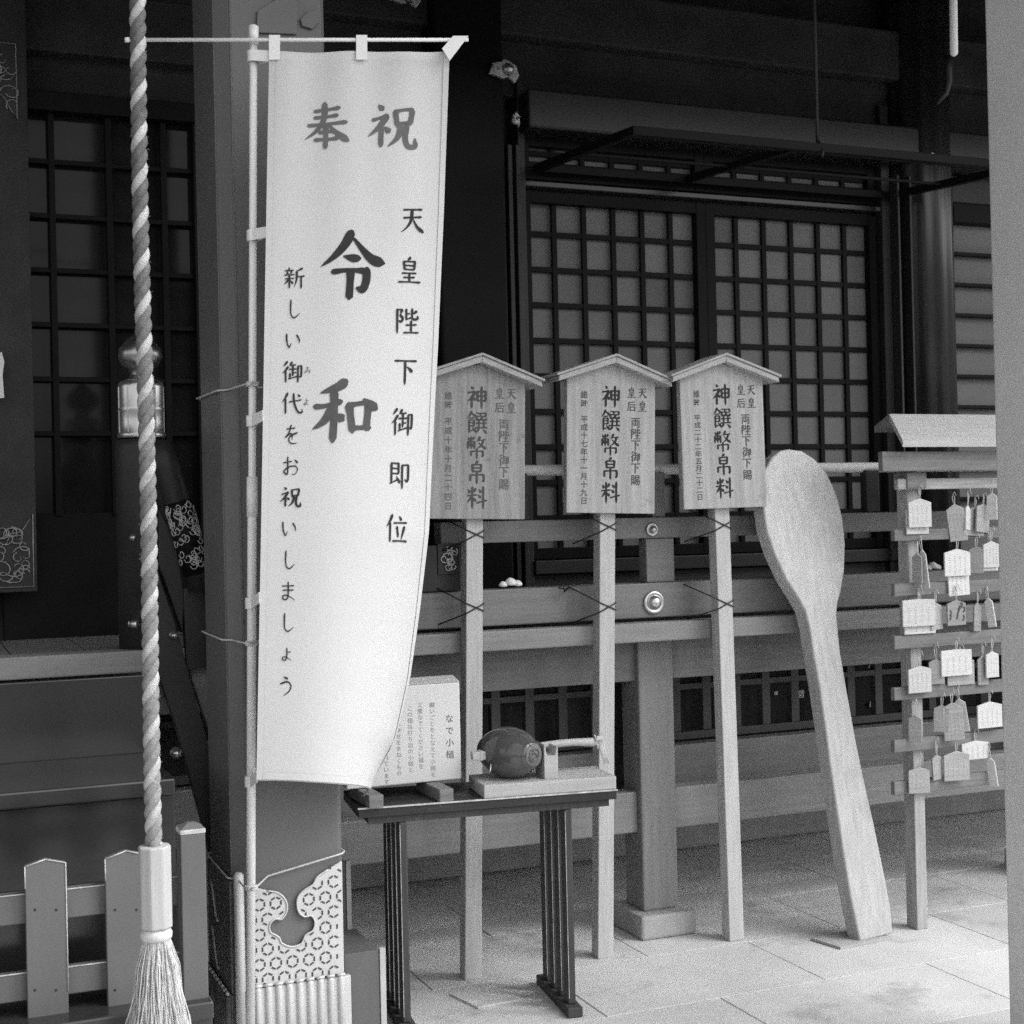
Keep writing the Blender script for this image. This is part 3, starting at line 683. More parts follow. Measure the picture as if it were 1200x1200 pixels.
# ============================================================ SQUARE PORCH COLUMN with metal shoe
CX0, CX1, CY0, CY1 = .812, 1.122, 4.0, 4.38
cl = thing('porch_column', 'square chamfered porch column with pale openwork metal shoe behind the banner', 'column', (.97, 4.18, 0))
c_ = .034
ring = [(CX0+c_,CY0),(CX1-.012,CY0),(CX1,CY0+.012),(CX1,CY1-c_),(CX1-c_,CY1),(CX0+c_,CY1),(CX0,CY1-c_),(CX0,CY0+c_)]
MB().prism([(x,y,0) for x,y in ring], (0,0,5.0)).build('shaft', 'column', cl, .003)
for dx_, dy_ in ((0.003, -.0015),):
    mb = MB(); mb.tube([(CX0+c_+.004, CY0-.001, .0), (CX0+c_+.004, CY0-.001, 4.0)], .003, 6); mb.build('corner_bead', 'column', cl)
    mb = MB(); mb.tube([(CX0-.001, CY0+c_+.002, .0), (CX0-.001, CY0+c_+.002, 4.0)], .003, 6); mb.build('corner_bead', 'column', cl)
YS = CY0-.004
def zz(x, y): return P(230+x/5.217, 990+y/5.219, YS)
ol = [(330,262),(372,262),(430,277),(500,292),(545,340),(550,400),(520,450),(480,450),(447,480),(450,530),(500,560),(522,600),(580,620),(640,600),(665,550),(710,520),(722,470),(700,430),(655,435),(620,400),(615,330),(650,280),(710,240),(735,195),(800,150),(850,118),(888,95),(900,780),(325,880)]
ol3 = catmull([zz(x, y) for x, y in ol[:27]], 3) + [zz(900,780), zz(600,835), zz(325,880)]
MB().prism(ol3, (0,-.006,0)).build('shoe_sheet', 'shoe', cl, .0015, 1)
# raised rim of the openwork
mb = MB(); mb.tube([p+Vector((0,-.007,0)) for p in catmull([zz(x, y) for x, y in ol[2:25]], 4)], .0028, 6); mb.build('shoe_rim', 'shoe', cl)
def hexring(c, r, Y):
    mb = MB()
    for k in range(6):
        a0 = math.pi/6+k*math.pi/3+.12; a1 = math.pi/6+(k+1)*math.pi/3-.12
        q = [(r*math.cos(a0), r*math.sin(a0)), (r*math.cos(a1), r*math.sin(a1)), (r*.76*math.cos(a1), r*.76*math.sin(a1)), (r*.76*math.cos(a0), r*.76*math.sin(a0))]
        mb.prism([(c.x+x, Y, c.z+z) for x, z in q], (0, .001, 0))
    return mb.build('hexagon_ring', 'groove', cl)
opn = [(372,262),(430,277),(500,292),(545,340),(550,400),(520,450),(480,450),(447,480),(450,530),(500,560),(522,600),(580,620),(640,600),(665,550),(710,520),(722,470),(700,430),(655,435),(620,400),(615,330),(650,280),(710,240),(735,195),(800,150),(850,118)]
metal = opn + [(870,100),(862,775),(600,822),(350,868),(345,262)]
def inside(x, y, poly):
    c = False; j = len(poly)-1
    for i in range(len(poly)):
        (xi, yi), (xj, yj) = poly[i], poly[j]
        if (yi > y) != (yj > y) and x < (xj-xi)*(y-yi)/(yj-yi)+xi: c = not c
        j = i
    return c
def clear(x, y, d):
    if not inside(x, y, metal): return False
    return min(math.hypot(x-px_, y-py_) for px_, py_ in opn) > d
for i in range(-9, 10):
    for j in range(-9, 6):
        cxz, cyz = 485+101*i+51*j, 720-11.5*i+86*j
        mb = MB()
        for k in range(6):
            for rr_h, rin, gap in ((1.0, .74, .13),):
                a0 = math.pi/6+k*math.pi/3+gap; a1 = math.pi/6+(k+1)*math.pi/3-gap; am = (a0+a1)/2
                if not clear(cxz+40*math.cos(am), cyz-40*math.sin(am), 21): continue
                c = zz(cxz, cyz); rh = .0182
                q = [(rh*math.cos(a0), rh*math.sin(a0)), (rh*math.cos(a1), rh*math.sin(a1)), (rh*rin*math.cos(a1), rh*rin*math.sin(a1)), (rh*rin*math.cos(a0), rh*rin*math.sin(a0))]
                mb.prism([(c.x+x, YS-.0075, c.z+z) for x, z in q], (0, .001, 0))
        if mb.v: mb.build('hexagon_ring', 'groove', cl)
# left face of the shoe: engraved sheet, side shade put into its colour
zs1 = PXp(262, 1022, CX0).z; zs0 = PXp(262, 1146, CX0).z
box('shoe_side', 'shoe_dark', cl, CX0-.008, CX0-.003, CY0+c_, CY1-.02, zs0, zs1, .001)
mb = MB()
for z_ in (.28, .72):
    zc = zs0+(zs1-zs0)*z_
    mb.tube([(CX0-.010, CY0+.30-.012*i, zc+.035*math.cos(i*.45)-.01*i*.4) for i in range(9)], .003, 6)
mb.build('shoe_curl', 'shoe', cl)
# corner roll
mb = MB(); xcr, ycr = CX0+.012, CY0+.006
zc1 = P(284, 1026, CY0).z
mb.tube([(xcr, ycr, 0), (xcr, ycr, zc1), (xcr, ycr, zc1+.008)], [.0145,.0145,.008], 14); mb.build('corner_roll', 'shoe', cl)
# fluted flange
zf0 = P(350, 1148, CY0).z
nr = 9; xf0, xf1 = CX0+.045, CX1+.012
box('flange_core', 'shoe', cl, xf0-.02, xf1, YS-.006, CY0+.01, 0, zf0-.006, .002)
for i in range(nr):
    x = xf0+(xf1-xf0-.01)*(i+.35)/nr
    mb = MB(); mb.tube([(x, YS-.006, 0), (x, YS-.006, zf0-.012), (x, YS-.006, zf0-.004), (x, YS-.006, zf0)], [.0105,.0105,.009,.004], 10); mb.build('flute', 'shoe', cl)
    mb = MB(); mb.tube([(x-.012, YS-.012, zf0+.002), (x+.010, YS-.012, zf0+.002)], .0042, 8); mb.build('bead', 'shoe', cl)
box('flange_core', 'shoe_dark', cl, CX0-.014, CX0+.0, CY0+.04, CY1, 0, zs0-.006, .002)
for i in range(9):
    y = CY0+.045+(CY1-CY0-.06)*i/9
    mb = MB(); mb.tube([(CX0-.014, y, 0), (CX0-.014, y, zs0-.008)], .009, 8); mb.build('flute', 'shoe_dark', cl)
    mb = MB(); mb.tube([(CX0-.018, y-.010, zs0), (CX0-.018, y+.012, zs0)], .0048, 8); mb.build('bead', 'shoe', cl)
# carved nosing at the top of the column
mb = MB(); mb.prism([P(x, y, CY0-.01) for x, y in ((300,38),(302,12),(322,0),(332,-30),(346,-30),(349,8),(348,40))], (0, .008, 0)); mb.build('nosing', 'column', cl, .002)
mb = MB(); mb.prism([P(x, y, CY0-.01) for x, y in ((352,22),(360,14),(372,10),(374,26),(366,34),(354,30))], (0, .008, 0)); mb.build('nosing', 'column', cl, .002)

# right-hand pillar, near the camera
pb = P(1167, 600, 3.2)
pr = thing('square_pillar', 'smooth pale grey square pillar cut by the right edge of the photo', 'pillar', (pb.x+.13, 3.07, 0))
MB().box(pb.x, pb.x+.26, 2.94, 3.2, 0, 5).build('shaft', 'pillar_r', pr, .012, 3)

# porch roof above the frame (keeps the hall in shade)
rf = thing('porch_roof', 'broad dark eaves over the veranda and steps, above the frame', 'roof', (2, 4, 4.2))
box('soffit', 'soffit', rf, -5, 9.5, 2.8, 5.9, 4.10, 4.20, 0)
box('tie_beam', 'column', rf, -4, 8, 4.06, 4.28, 3.40, 3.75, .01)
for i in range(24):
    x = -4+i*.55; box('rafter', 'soffit', rf, x, x+.08, 2.8, 5.3, 4.0, 4.098, 0)
box('eave_board', 'soffit', rf, -5, 9.5, 2.72, 2.798, 3.95, 4.25, 0)

# ============================================================ NOTICE SIGNS
def make_sign(px_b, py_b, Yb, px_t, py_t, label, mb_, mp_, date, inkm, inkd, seed, bw_=.335):
    base = P(px_b, py_b, Yb); base.z = 0
    top = P(px_t, py_t, Yb)                        # apex of the little roof
    lean = math.atan2(top.x-base.x, top.z); Hh = (top-base).length
    t = thing('notice_sign', label, 'notice board', base, 'gabled wooden notice boards on posts', (0, lean, 0))
    W = bw_; zt_ = Hh-.086; hgt = 163*4.95/1700*1.0
    zb_ = zt_-hgt+.015
    pw = .0295
    box('post', mp_, t, -pw, pw, .0, .052, 0, Hh-.08, .003, world=False)
    MB().prism([(-W/2,-.026,zb_),(W/2,-.026,zb_),(W/2,-.026,zt_),(0,-.026,zt_+.048),(-W/2,-.026,zt_)], (0,.0255,0)).build('board', mb_, t, .0015, 1, world=False)
    rw = W/2+.048; sl_ = .072
    for s_ in (-1, 1):
        zc = zt_+.050
        a = [(0,-.062,zc),(s_*rw,-.062,zc-sl_),(s_*(rw-.004),-.062,zc-sl_+.020),(0,-.062,zc+.022)]
        b = [(x, .075, z) for x, y, z in a]
        MB().hexa(a, b).build('roof_board', 'wood_roof', t, .002, 1, world=False)
        a = [(0,-.068,zc+.0225),(s_*(rw+.006),-.068,zc-sl_+.018),(s_*(rw+.006),-.068,zc-sl_+.026),(0,-.068,zc+.031)]
        b = [(x, .08, z) for x, y, z in a]
        MB().hexa(a, b).build('roof_cap', 'wood_roof', t, .001, 1, world=False)
    def place(u, v, l): return Vector((u, -.0262-l, v))
    H_ = zt_-zb_
    def vv(f): return zb_+H_*(1-f)                 # fraction from top of the board side
    big = [(c, -.004, vv(.135+.178*i), .071, .073) for i, c in enumerate('神饌幣帛料')]
    write('character', big, place, inkm, t, 1.5, world=False)
    s1 = .036
    r_ = [('天', .118, vv(.10), s1, s1), ('皇', .118, vv(.20), s1, s1), ('皇', .076, vv(.10), s1, s1), ('后', .076, vv(.20), s1, s1)]
    r_ += [(c, .092, vv(.32+.086*i), .037, .038) for i, c in enumerate('両陛下御下賜')]
    write('character', r_, place, inkd, t, 1.5, world=False, fw=.012)
    n = len(date); n0 = .17; stp = (.94-.30)/(n-2)
    d_ = [(c, -.103, vv(.13+.066*i), .027, .028) for i, c in enumerate(date[:2])]
    d_ += [(c, -.103, vv(.31+(.60/(n-3))*i), .027, min(.026, H_*.62/(n-2)*1.0)) for i, c in enumerate(date[2:])]
    write('character', d_, place, inkd, t, 1.2, world=False, fw=.010)
    return t, base, lean, Hh
signs = [make_sign(555, 1148, 4.445, 557, 414, 'weathered gabled notice board partly hidden behind the banner, leftmost sign', 'wood_old', 'post', '維時平成十年十月二十四日', 'ink_mid', 'ink_grey', 1),
         make_sign(710, 1122, 4.455, 713, 415, 'gabled notice board between the other two signs, post behind the mallet table', 'wood_new', 'post', '維時平成十七年十一月十九日', 'ink', 'ink_mid', 2),
         make_sign(864, 1107, 4.43, 840, 414, 'gabled notice board touching the giant wooden spoon, rightmost sign', 'wood_new', 'post', '維時平成二十二年五月二十二日', 'ink', 'ink_mid', 3)]
# wires that bind each post to the rails
for (t, base, lean, Hh), ys in zip(signs, ((627, 713), (618, 712), (616, 708))):
    for k, py in enumerate(ys):
        z = P(700, py, 4.44).z; z = Z_({0:555,1:710,2:845}[signs.index((t,base,lean,Hh))], py, 4.44)
        x = base.x + z*math.tan(lean); mb = MB(); y = base.y-.002; w_ = .031
        mb.tube([(x-.10, 4.548, z+.07), (x-w_, y+.0, z+.018), (x+w_, y-.001, z-.010), (x+w_+.004, y+.05, z-.016)], .0024, 6)
        mb.tube([(x-.09, 4.548, z-.055), (x-w_, y+.0, z-.016), (x+w_, y-.004, z+.014), (x+w_+.004, y+.05, z+.02)], .0024, 6)
        if t is signs[1][0]: mb.tube([(x-.10, 4.548, z+.07), (x-.125, 4.53, z+.055), (x-.135, 4.52, z+.085), (x-.115, 4.52, z+.062), (x-.15, 4.525, z+.07)], .003, 6)
        o = mb.build('binding_wire', 'wire', t)
        # written in world space: undo the lean of the sign
        o.matrix_parent_inverse = Matrix.Rotation(lean, 4, 'Y').inverted()

# ============================================================ GIANT WOODEN SPOON
bL, bR = G(1008, 1107), G(1046, 1097)
topS = P(925, 529, 4.475)
p0 = (bL+bR)/2
ux = (bR-bL).normalized(); ux = Vector((1, .06, 0)).normalized()
upS = (topS-p0); nS = ux.cross(upS).normalized()
if nS.y > 0: nS = -nS
front = [(1008,1107),(996,1050),(985,980),(976,920),(968,860),(961,812),(953,765),(949,738),(944,718),(936,704),(922,682),(908,652),(899,625),(895,600),(893,578),(896,555),(905,539),(915,531),(925,529),(940,531),(956,541),(970,558),(981,582),(988,610),(991,640),(990,672),(986,696),(982,710),(981,724),(985,765),(993,812),(1003,868),(1012,912),(1024,965),(1035,1018),(1044,1065),(1047,1097)]
ptsS = [PN(x, y, p0, nS) for x, y in front]
sp_ = thing('giant_spoon', 'giant pale wooden spoon leaning against the railing right of the signs', 'spoon', p0)
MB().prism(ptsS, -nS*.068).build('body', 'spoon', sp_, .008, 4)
pn = thing('floor_board', 'thin flat board lying on the paving under the foot of the spoon', 'board', (2.93, 4.25, 0))
q = [G(950,1102), G(985,1113), G(1046,1101), G(1010,1090)]
MB().prism(q, (0,0,.009)).build('sheet', 'stone', pn, .001)
for v in pn.children[0].data.vertices: pass
sp_.location.z += .009
pn2 = thing('floor_plate', 'thin weathered plate lying on the paving below the mallet table', 'board', (1.6, 4.2, 0))
q = [G(527,1167), G(560,1183), G(612,1173), G(575,1156)]
MB().prism(q, (0,0,.008)).build('sheet', 'paving', pn2, .001)

# ============================================================ MALLET TABLE
TL, TR = Vector((1.19, 4.07, 0)), Vector((1.975, 3.965, 0))
ang = math.atan2(TR.y-TL.y, TR.x-TL.x); TW = (TR-TL).length; TZ = .672
tb = thing('narrow_table', 'narrow dark wooden table with slatted end legs in front of the signs', 'table', TL, None, (0, 0, ang))
TD = .30
box('table_top', 'tabletop', tb, 0, TW, 0, TD, TZ-.030, TZ, .003, world=False)
box('edge_strip', 'edge', tb, -.002, TW+.002, -.004, -.0005, TZ-.0035, TZ+.001, 0, world=False)
box('apron', 'table', tb, .03, TW-.02, .015, TD-.02, TZ-.052, TZ-.031, .002, world=False)
def table_end(x0):
    for k in range(4):
        y = .012+k*.078
        box('slat_leg', 'table', tb, x0, x0+.024, y, y+.046, .032, TZ-.053, .004, world=False)
        box('corner_wear', 'edge', tb, x0+.002, x0+.0035, y-.0008, y+.0006, .05, TZ-.06, 0, world=False) if k != 9 else None
    box('foot_rail', 'table', tb, x0-.012, x0+.036, -.02, TD+.03, 0, .031, .004, world=False)
table_end(X_(470, 1000, 4.05)-TL.x); table_end(TW-.165)

# explanation board on two bars
dk = thing('bar_rest', 'left wooden bar on the table under the white text board', 'wooden bar', (0,0,0), 'short wooden bars under the text board')
bx1, bx2 = P(432, 940, 4.03), P(518, 925, 4.03)
def bar(t, c):
    t.location = (c.x, 4.05, TZ); box('bar', 'rack', t, -.022, .022, -.005, .21, 0, .038, .003, world=False)
bar(dk, P(437, 940, 4.08))
dk2 = copy_tree(dk); dk2.location = (P(520, 925, 4.06).x, 4.04, TZ); dk2['label'] = 'right wooden bar on the table under the white text board'
ib = thing('text_board', 'white board with faint vertical writing standing on two bars on the table', 'sign board', (1.45, 4.16, TZ+.038))
YI = 4.16
iz0, iz1 = TZ+.040, Z_(500, 797, YI)
ix0, ix1 = X_(405, 860, YI), X_(540, 860, YI)
MB().box(ix0, ix1, YI, YI+.045, iz0, iz1-.012).build('panel', 'card', ib, .004)
MB().prism([(ix0,YI,iz1-.0115),(ix1,YI,iz1-.0115),(ix1-.004,YI+.05,iz1+.004),(ix0,YI+.05,iz1+.004)],(0,0,.001)).build('top_fold', 'blockside', ib)
def plI(u, v, l): return P(u, v, YI-.0003-l)
cols = [(527, 'なで小槌', 842, 14, 10), (507, '願いごとをとなえて小槌を', 826, 7.4, 6.5), (493, '三度なでてください福を', 826, 7.2, 6.5), (481, 'この槌は打ち出の小槌と', 830, 7.2, 6.5), (467, 'いわれ幸せをまねくもの', 834, 7.2, 6.5), (452, 'といわれています', 866, 7.2, 6.5)]
for x, s_, y0, stp, sz in cols:
    it = [(c, x+(y0+i*stp-860)*.02, y0+i*stp, sz, -sz) for i, c in enumerate(s_)]
    write('character', it, plI, 'ink_grey' if sz > 8 else 'ink_faint', ib, font=True, fw=.004)

# tray, mallet, support
ty0 = 3.99
def tloc(x, y, z=0): return Vector((TL.x+x*math.cos(ang)-y*math.sin(ang), TL.y+x*math.sin(ang)+y*math.cos(ang), TZ+z))
trx0 = TW-.415
tr = thing('display_tray', 'pale wooden base slab on the right half of the narrow table', 'tray', tloc(trx0, .0), None, (0,0,ang))
box('slab', 'tray', tr, 0, .415, .002, .20, .0, .040, .003, world=False)
ms = thing('mallet_stand', 'pale notched wooden block holding the mallet handle on the tray', 'stand', tloc(trx0+.218, .03, .040), None, (0,0,ang))
MB().prism([(-.022,0,0),(.022,0,0),(.022,0,.092),(.018,0,.098),(.013,0,.070),(-.013,0,.070),(-.019,0,.105),(-.022,0,.1)], (0,.10,0)).build('block', 'blockside', ms, .002, world=False)
mlz = .040+.083
ml = thing('lucky_mallet', 'glossy dark barrel shaped wooden mallet lying on the tray', 'mallet', tloc(trx0+.105, .10, .0405), None, (0,0,ang))
mlr = .077
prof = [(.001,-.104),(.034,-.104),(.041,-.100),(.043,-.094)]
for i in range(13):
    t_ = i/12; prof.append((.044+.034*math.sin(math.pi*t_)**.75, -.092+.184*t_))
prof += [(.043,.095),(.040,.101),(.001,.104)]
def turn(mb, a=R_(30)):
    mb.v = [(x*math.cos(a)-y*math.sin(a), x*math.sin(a)+y*math.cos(a), z) for x, y, z in mb.v]
mb = MB(); mb.lathe(prof, (0,0,mlr), 40, 'y'); turn(mb); mb.build('barrel', 'mallet', ml, world=False)
mb = MB(); mb.lathe([(.034,-.1045),(.034,-.106),(.031,-.107),(.001,-.107)], (0,0,mlr), 32, 'y'); turn(mb); fc = mb.build('face_disc', 'malletface', ml, world=False)
mb = MB()
for k in range(3):
    mb.tube([(.006*k-.008+.020*math.cos(i*.55+k*2.1)*(1-i*.05), -.1078, mlr+.020*math.sin(i*.55+k*2.1)*(1-i*.05)+.006*(k-1)) for i in range(11)], .0022, 6)
turn(mb); mb.build('carving', 'mallet', fc, world=False)
mb = MB(); mb.tube([(-.074+.01*math.cos(i*.3), -.02-.006*i, mlr-.015-.006*i) for i in range(6)], .0016, 5); mb.build('thread', 'pole', ml, world=False)
box('handle_end', 'blockside', ml, -.118, -.055, -.016, .016, mlr-.016, mlr+.010, .003, world=False)
box('end_band', 'edge', ml, -.094, -.088, -.0175, .0175, mlr-.0175, mlr+.0115, .001, world=False)
hd = MB(); hp = []
for i in range(9):
    t_ = i/8; hp.append((.06+.235*t_, .012*t_+.03*t_, mlr+.006+.008*math.sin(t_*3.1)))
hd.tube(hp, [.0125,.0125,.012,.0115,.0115,.0115,.012,.0135,.0135], 12); hd.build('handle', 'tray', ml, world=False)
# cord loop over the handle end
hend = Vector(hp[-1])
mb = MB()
for k in range(4):
    dx = .004*k
    mb.tube([hend+Vector((-.004+dx,-.02,.008)), hend+Vector((.0+dx,-.012,.02)), hend+Vector((.008+dx,.004,.006)), hend+Vector((.014+dx,-.004,-.03)), hend+Vector((.022+dx*1.2,-.012,-.066))], .003, 6)
mb.tube([hend+Vector((-.004,-.02,.008)), hend+Vector((-.006,0,.022)), hend+Vector((-.002,.02,.0)), hend+Vector((.004,.0,-.02)), hend+Vector((-.002,-.018,-.004))], .0035, 6)
mb.build('cord', 'string', ml, world=False)

# ============================================================ STEPPED BOX beside the column
sb = thing('stepped_box', 'grey two step box with pale edge strips between column and table', 'box', (1.2, 4.2, 0))
YB = 4.02
z1b = Z_(444, 1113, YB); xb1 = X_(445, 1150, YB); xb2 = X_(452, 1150, YB)
box('lower_step', 'fence', sb, CX1+.002, xb1, YB, YB+.24, 0, z1b, .002)
MB().box(xb1+.001, xb2, YB-.004, YB+.012, 0, z1b+.004).build('edge_strip', 'grime', sb, .001)
YB2 = YB+.26
xu1, xu2 = X_(405.5, 1050, YB2), X_(411.5, 1050, YB2); zu = Z_(408, 1009, YB2)
box('upper_step', 'fence', sb, CX1-.1, xu1, YB2, YB2+.15, 0, zu, .002)
MB().box(xu1+.001, xu2, YB2-.004, YB2+.012, z1b-.02, zu+.002).build('edge_strip', 'grime', sb, .001)

# ============================================================ PICKET FENCE
YK = 3.55
pf = thing('picket_fence', 'low painted picket fence with pointed pales in front of the steps', 'fence', (.2, YK, 0))
def fr(py0, py1, px): return Z_(px, py1, YK+.02), Z_(px, py0, YK+.02)
xe = X_(222, 1100, YK)
for y0, y1 in ((1051, 1086), (1144, 1177)):
    a, b = fr(y0, y1, 2)
    box('rail', 'fence', pf, -1.5, xe, YK+.022, YK+.05, a, b, .003)
    box('rail_edge', 'edge', pf, -1.5, xe, YK+.0205, YK+.024, b-.001, b+.0012, 0)
def pale(px0, px1, ysh, yap, lab=None):
    x0, x1 = X_(px0, ysh, YK), X_(px1, ysh, YK); zs, za = Z_(px0, ysh, YK), Z_((px0+px1)/2, yap, YK); xm = (x0+x1)/2
    o = MB().prism([(x0,YK,.03),(x1,YK,.03),(x1,YK,zs),(xm,YK,za),(x0,YK,zs)], (0,.021,0)).build('pale', 'fence', pf, .0015, 1)
    mb = MB()
    for a, b in (((x0,zs-.05),(x0,zs)), ((x0,zs),(xm,za)), ((xm,za),(x1,zs)), ((x1,zs),(x1,zs-.3))):
        mb.tube([(a[0], YK-.0006, a[1]), (b[0], YK-.0006, b[1])], .0017, 4)
    mb.build('worn_edge', 'edge', o)
pale(29, 77, 1016, 1007); pale(123, 172, 1007, 997)
for px in (41, 66, 135, 160):
    for py in (1066, 1160):
        c = P(px, py, YK); MB().lathe([(.003,0),(.003,-.001),(.0015,-.0018),(.0004,-.0019)], c, 8, 'y').build('nail', 'wire', pf)
for k in (1, 2, 3, 4): pale(29-94*k, 77-94*k, 1016+10*k, 1007+10*k)
fx0, fx1 = X_(212, 1000, YK-.04), X_(241, 1000, YK-.04); zp = Z_(226, 972, YK-.04)
box('end_post', 'fence', pf, fx0, fx1, YK-.04, YK+.02, 0, zp-.012, .002)
box('post_cap', 'edge', pf, fx0-.001, fx1+.001, YK-.041, YK+.021, zp-.0115, zp, .002)
MB().hexa([(fx0,YK-.04,zp+.0005),(fx1,YK-.04,zp+.0005),(fx1,YK+.02,zp+.0005),(fx0,YK+.02,zp+.0005)], [(fx0+.02,YK-.02,zp+.012),(fx1-.02,YK-.02,zp+.012),(fx1-.02,YK,zp+.012),(fx0+.02,YK,zp+.012)]).build('post_peak', 'fence', pf, .001)

# ============================================================ BELL ROPE
YO = 3.28
bt, bm = P(160, -20, YO), P(181, 990, YO)
rp = thing('bell_rope', 'thick twisted shrine bell rope with wooden sleeve and hemp tassel hanging at left', 'rope', (bm.x, YO, bm.z))
xr0 = bm.x; z0, z1 = bm.z-.005, bt.z+.35
xtop = bt.x
Rr = .0085; pitch = 50*3.2/1700
for k in range(3):
    mb = MB(); pts = []; rad = []
    n = int((z1-z0)/pitch*14)
    for i in range(n+1):
        t_ = i/n; z = z0+(z1-z0)*t_; a = -2*math.pi*(z-z0)/pitch*-1 + k*2*math.pi/3
        xc = xr0+(xtop-xr0)*min(1.2, (z-z0)/(bt.z-z0)) + .002*math.sin(z*5)
        pts.append((xc+Rr*math.cos(a), YO+Rr*math.sin(a), z)); rad.append((.0098+.0011*(1-t_))*(1+.02*math.sin(i*.7+k)))
    mb.tube(pts, rad, 10)
    mb.build('strand', 'rope_a' if k == 0 else 'rope_b', rp)
rf_ = random.Random(12); mb = MB()
for i in range(260):
    z = z0+rf_.random()*(z1-z0-.3); a = rf_.uniform(0, 6.28); xc = xr0+(xtop-xr0)*(z-z0)/(bt.z-z0)
    q0 = Vector((xc+.0175*math.cos(a), YO+.0175*math.sin(a), z)); ll = rf_.uniform(.002, .005)
    d = Vector((math.cos(a+rf_.uniform(-1,1)), math.sin(a+rf_.uniform(-1,1)), rf_.uniform(-.9,.9))).normalized()*ll
    mb.tube([q0-d*.2, q0+d*.5, q0+d+Vector((0,0,rf_.uniform(-.003,.003)))], [.0005,.0004,.0002], 3, cap=False)
fz_ = mb.build('loose_fibres', 'rope_a', rp); fz_['kind'] = 'stuff'
ferz0 = P(183, 1087, YO).z
fr_ = 18.3*3.22/1700
octo = [(bm.x+fr_*1.06*math.cos(math.pi/8+i*math.pi/4), YO+fr_*1.06*math.sin(math.pi/8+i*math.pi/4)) for i in range(8)]
MB().prism([(x,y,ferz0) for x,y in octo], (0,0,z0+.004-ferz0)).build('wooden_sleeve', 'ferrule', rp, .004)
mb = MB(); mb.lathe([(fr_*.85,ferz0-.0),(fr_*.9,ferz0-.004),(fr_*1.02,ferz0-.012),(fr_*.98,ferz0-.022),(fr_*.85,ferz0-.027)], (bm.x,YO,0), 20); mb.build('binding', 'hemp', rp)
rn = random.Random(2); mb = MB()
for i in range(1500):
    a = rn.uniform(0, 6.283); q = math.sqrt(rn.random()); r0 = fr_*.86*q; r1 = (.034+.045*rn.random()**.7)*q*1.05+.006
    L = rn.uniform(.28, .36); wv = rn.uniform(-.009, .009); pts = []
    for j in range(6):
        t_ = j/5; rr2 = r0+(r1-r0)*t_**.8
        pts.append((bm.x+rr2*math.cos(a+wv*20*t_)+wv*math.sin(t_*7), YO+rr2*math.sin(a+wv*20*t_), ferz0-.024-L*t_))
    mb.tube(pts, [.0009,.0010,.0010,.0009,.0008,.0004], 3, cap=False)
ts = mb.build('tassel', 'hemp', rp); ts['kind'] = 'stuff'

# ============================================================ BANNER on its pole
pA, pB = P(297, 36, 3.80), P(293.5, 1215, 3.93)
pdir = (pB-pA)
def pole_at(py): t_ = (py-36)/(1215-36); return pA+pdir*t_
bn = thing('celebration_banner', 'tall white cloth banner with black brush lettering hung from its white pole', 'banner', (pB.x, pB.y, 0))
jt = pole_at(560)
pl_pts = [pole_at(y) for y in (30, 555, 557, 1240)]
mb = MB(); mb.tube(pl_pts, [.0105,.0105,.0125,.0125], 14); mb.build('pole', 'pole', bn)
mb = MB(); mb.tube([pole_at(552), pole_at(598)], .0148, 14); mb.build('pole_joint', 'pole', bn)
mb = MB(); mb.tube([pole_at(31), pole_at(52)], .0135, 14); mb.build('pole_cap', 'pole', bn)
PSI = R_(-18.7); dR = Vector((math.cos(PSI), math.sin(PSI), 0)); nR = Vector((math.sin(PSI), -math.cos(PSI), 0))  # nR faces the camera
rc_ = pole_at(47) + nR*.018
def on_rod(px, py=46):                             # point on the cloth plane seen at a pixel
    return PN(px, py, rc_, nR)
ra, rb2 = on_rod(152, 46.5), on_rod(549, 47)
ra.z = rb2.z = (ra.z+rb2.z)/2
mb = MB(); mb.tube([ra, rb2], .0052, 10); mb.tube([ra-dR*.001, ra-dR*.012], .007, 8); mb.build('cross_rod', 'pole', bn)
TOPY, BOTY = 60, 915
RAT = [(0,1.0),(.22,.985),(.4,.965),(.65,.925),(.75,.875),(.84,.82),(.92,.74),(1,.555)]
WB = (on_rod(527, 60)-on_rod(315.5, 60)).length
NS_, NT_ = 44, 90
def sst(x): x = max(0, min(1, x)); return x*x*(3-2*x)
def meancos(A): return sum(math.cos(A*sst((i/60-.18)/.82)) for i in range(61))/61
def solveA(r):
    lo, hi = 0, 2.6
    for _ in range(30):
        md = (lo+hi)/2
        if meancos(md) > r: lo = md
        else: hi = md
    return lo
rows = []
for j in range(NT_+1):
    t_ = j/NT_; y = TOPY+(BOTY-TOPY)*t_; lx = 315.5-15*t_
    L0 = on_rod(lx, y); A = solveA(interp(RAT, t_)/1.0)
    p = L0.copy(); row = [p.copy()]
    for i in range(NS_):
        s_ = (i+.5)/NS_; h = PSI + A*sst((s_-.18)/.82)
        h += .035*math.sin(s_*9+t_*5)*(.3+t_)
        p = p + Vector((math.cos(h), math.sin(h), 0))*(WB/NS_)
        row.append(p.copy())
    for i in range(NS_+1):                          # soft folds and sag from the top tabs
        s_ = i/NS_; amp = .004*math.exp(-t_*5)
        row[i] = row[i] + nR*(amp*math.sin(s_*19)+.0035*math.sin(t_*7+s_*3)) + Vector((0,0,-.0035*math.exp(-t_*8)*abs(math.sin(s_*math.pi*2))))
    for i in range(NS_+1): row[i] = row[i] + Vector((0,0,-.10*sst((t_-.45)/.55)*(i/NS_)**2))
    rows.append(row)
mb = MB()
for row in rows: mb.v += [tuple(p) for p in row]
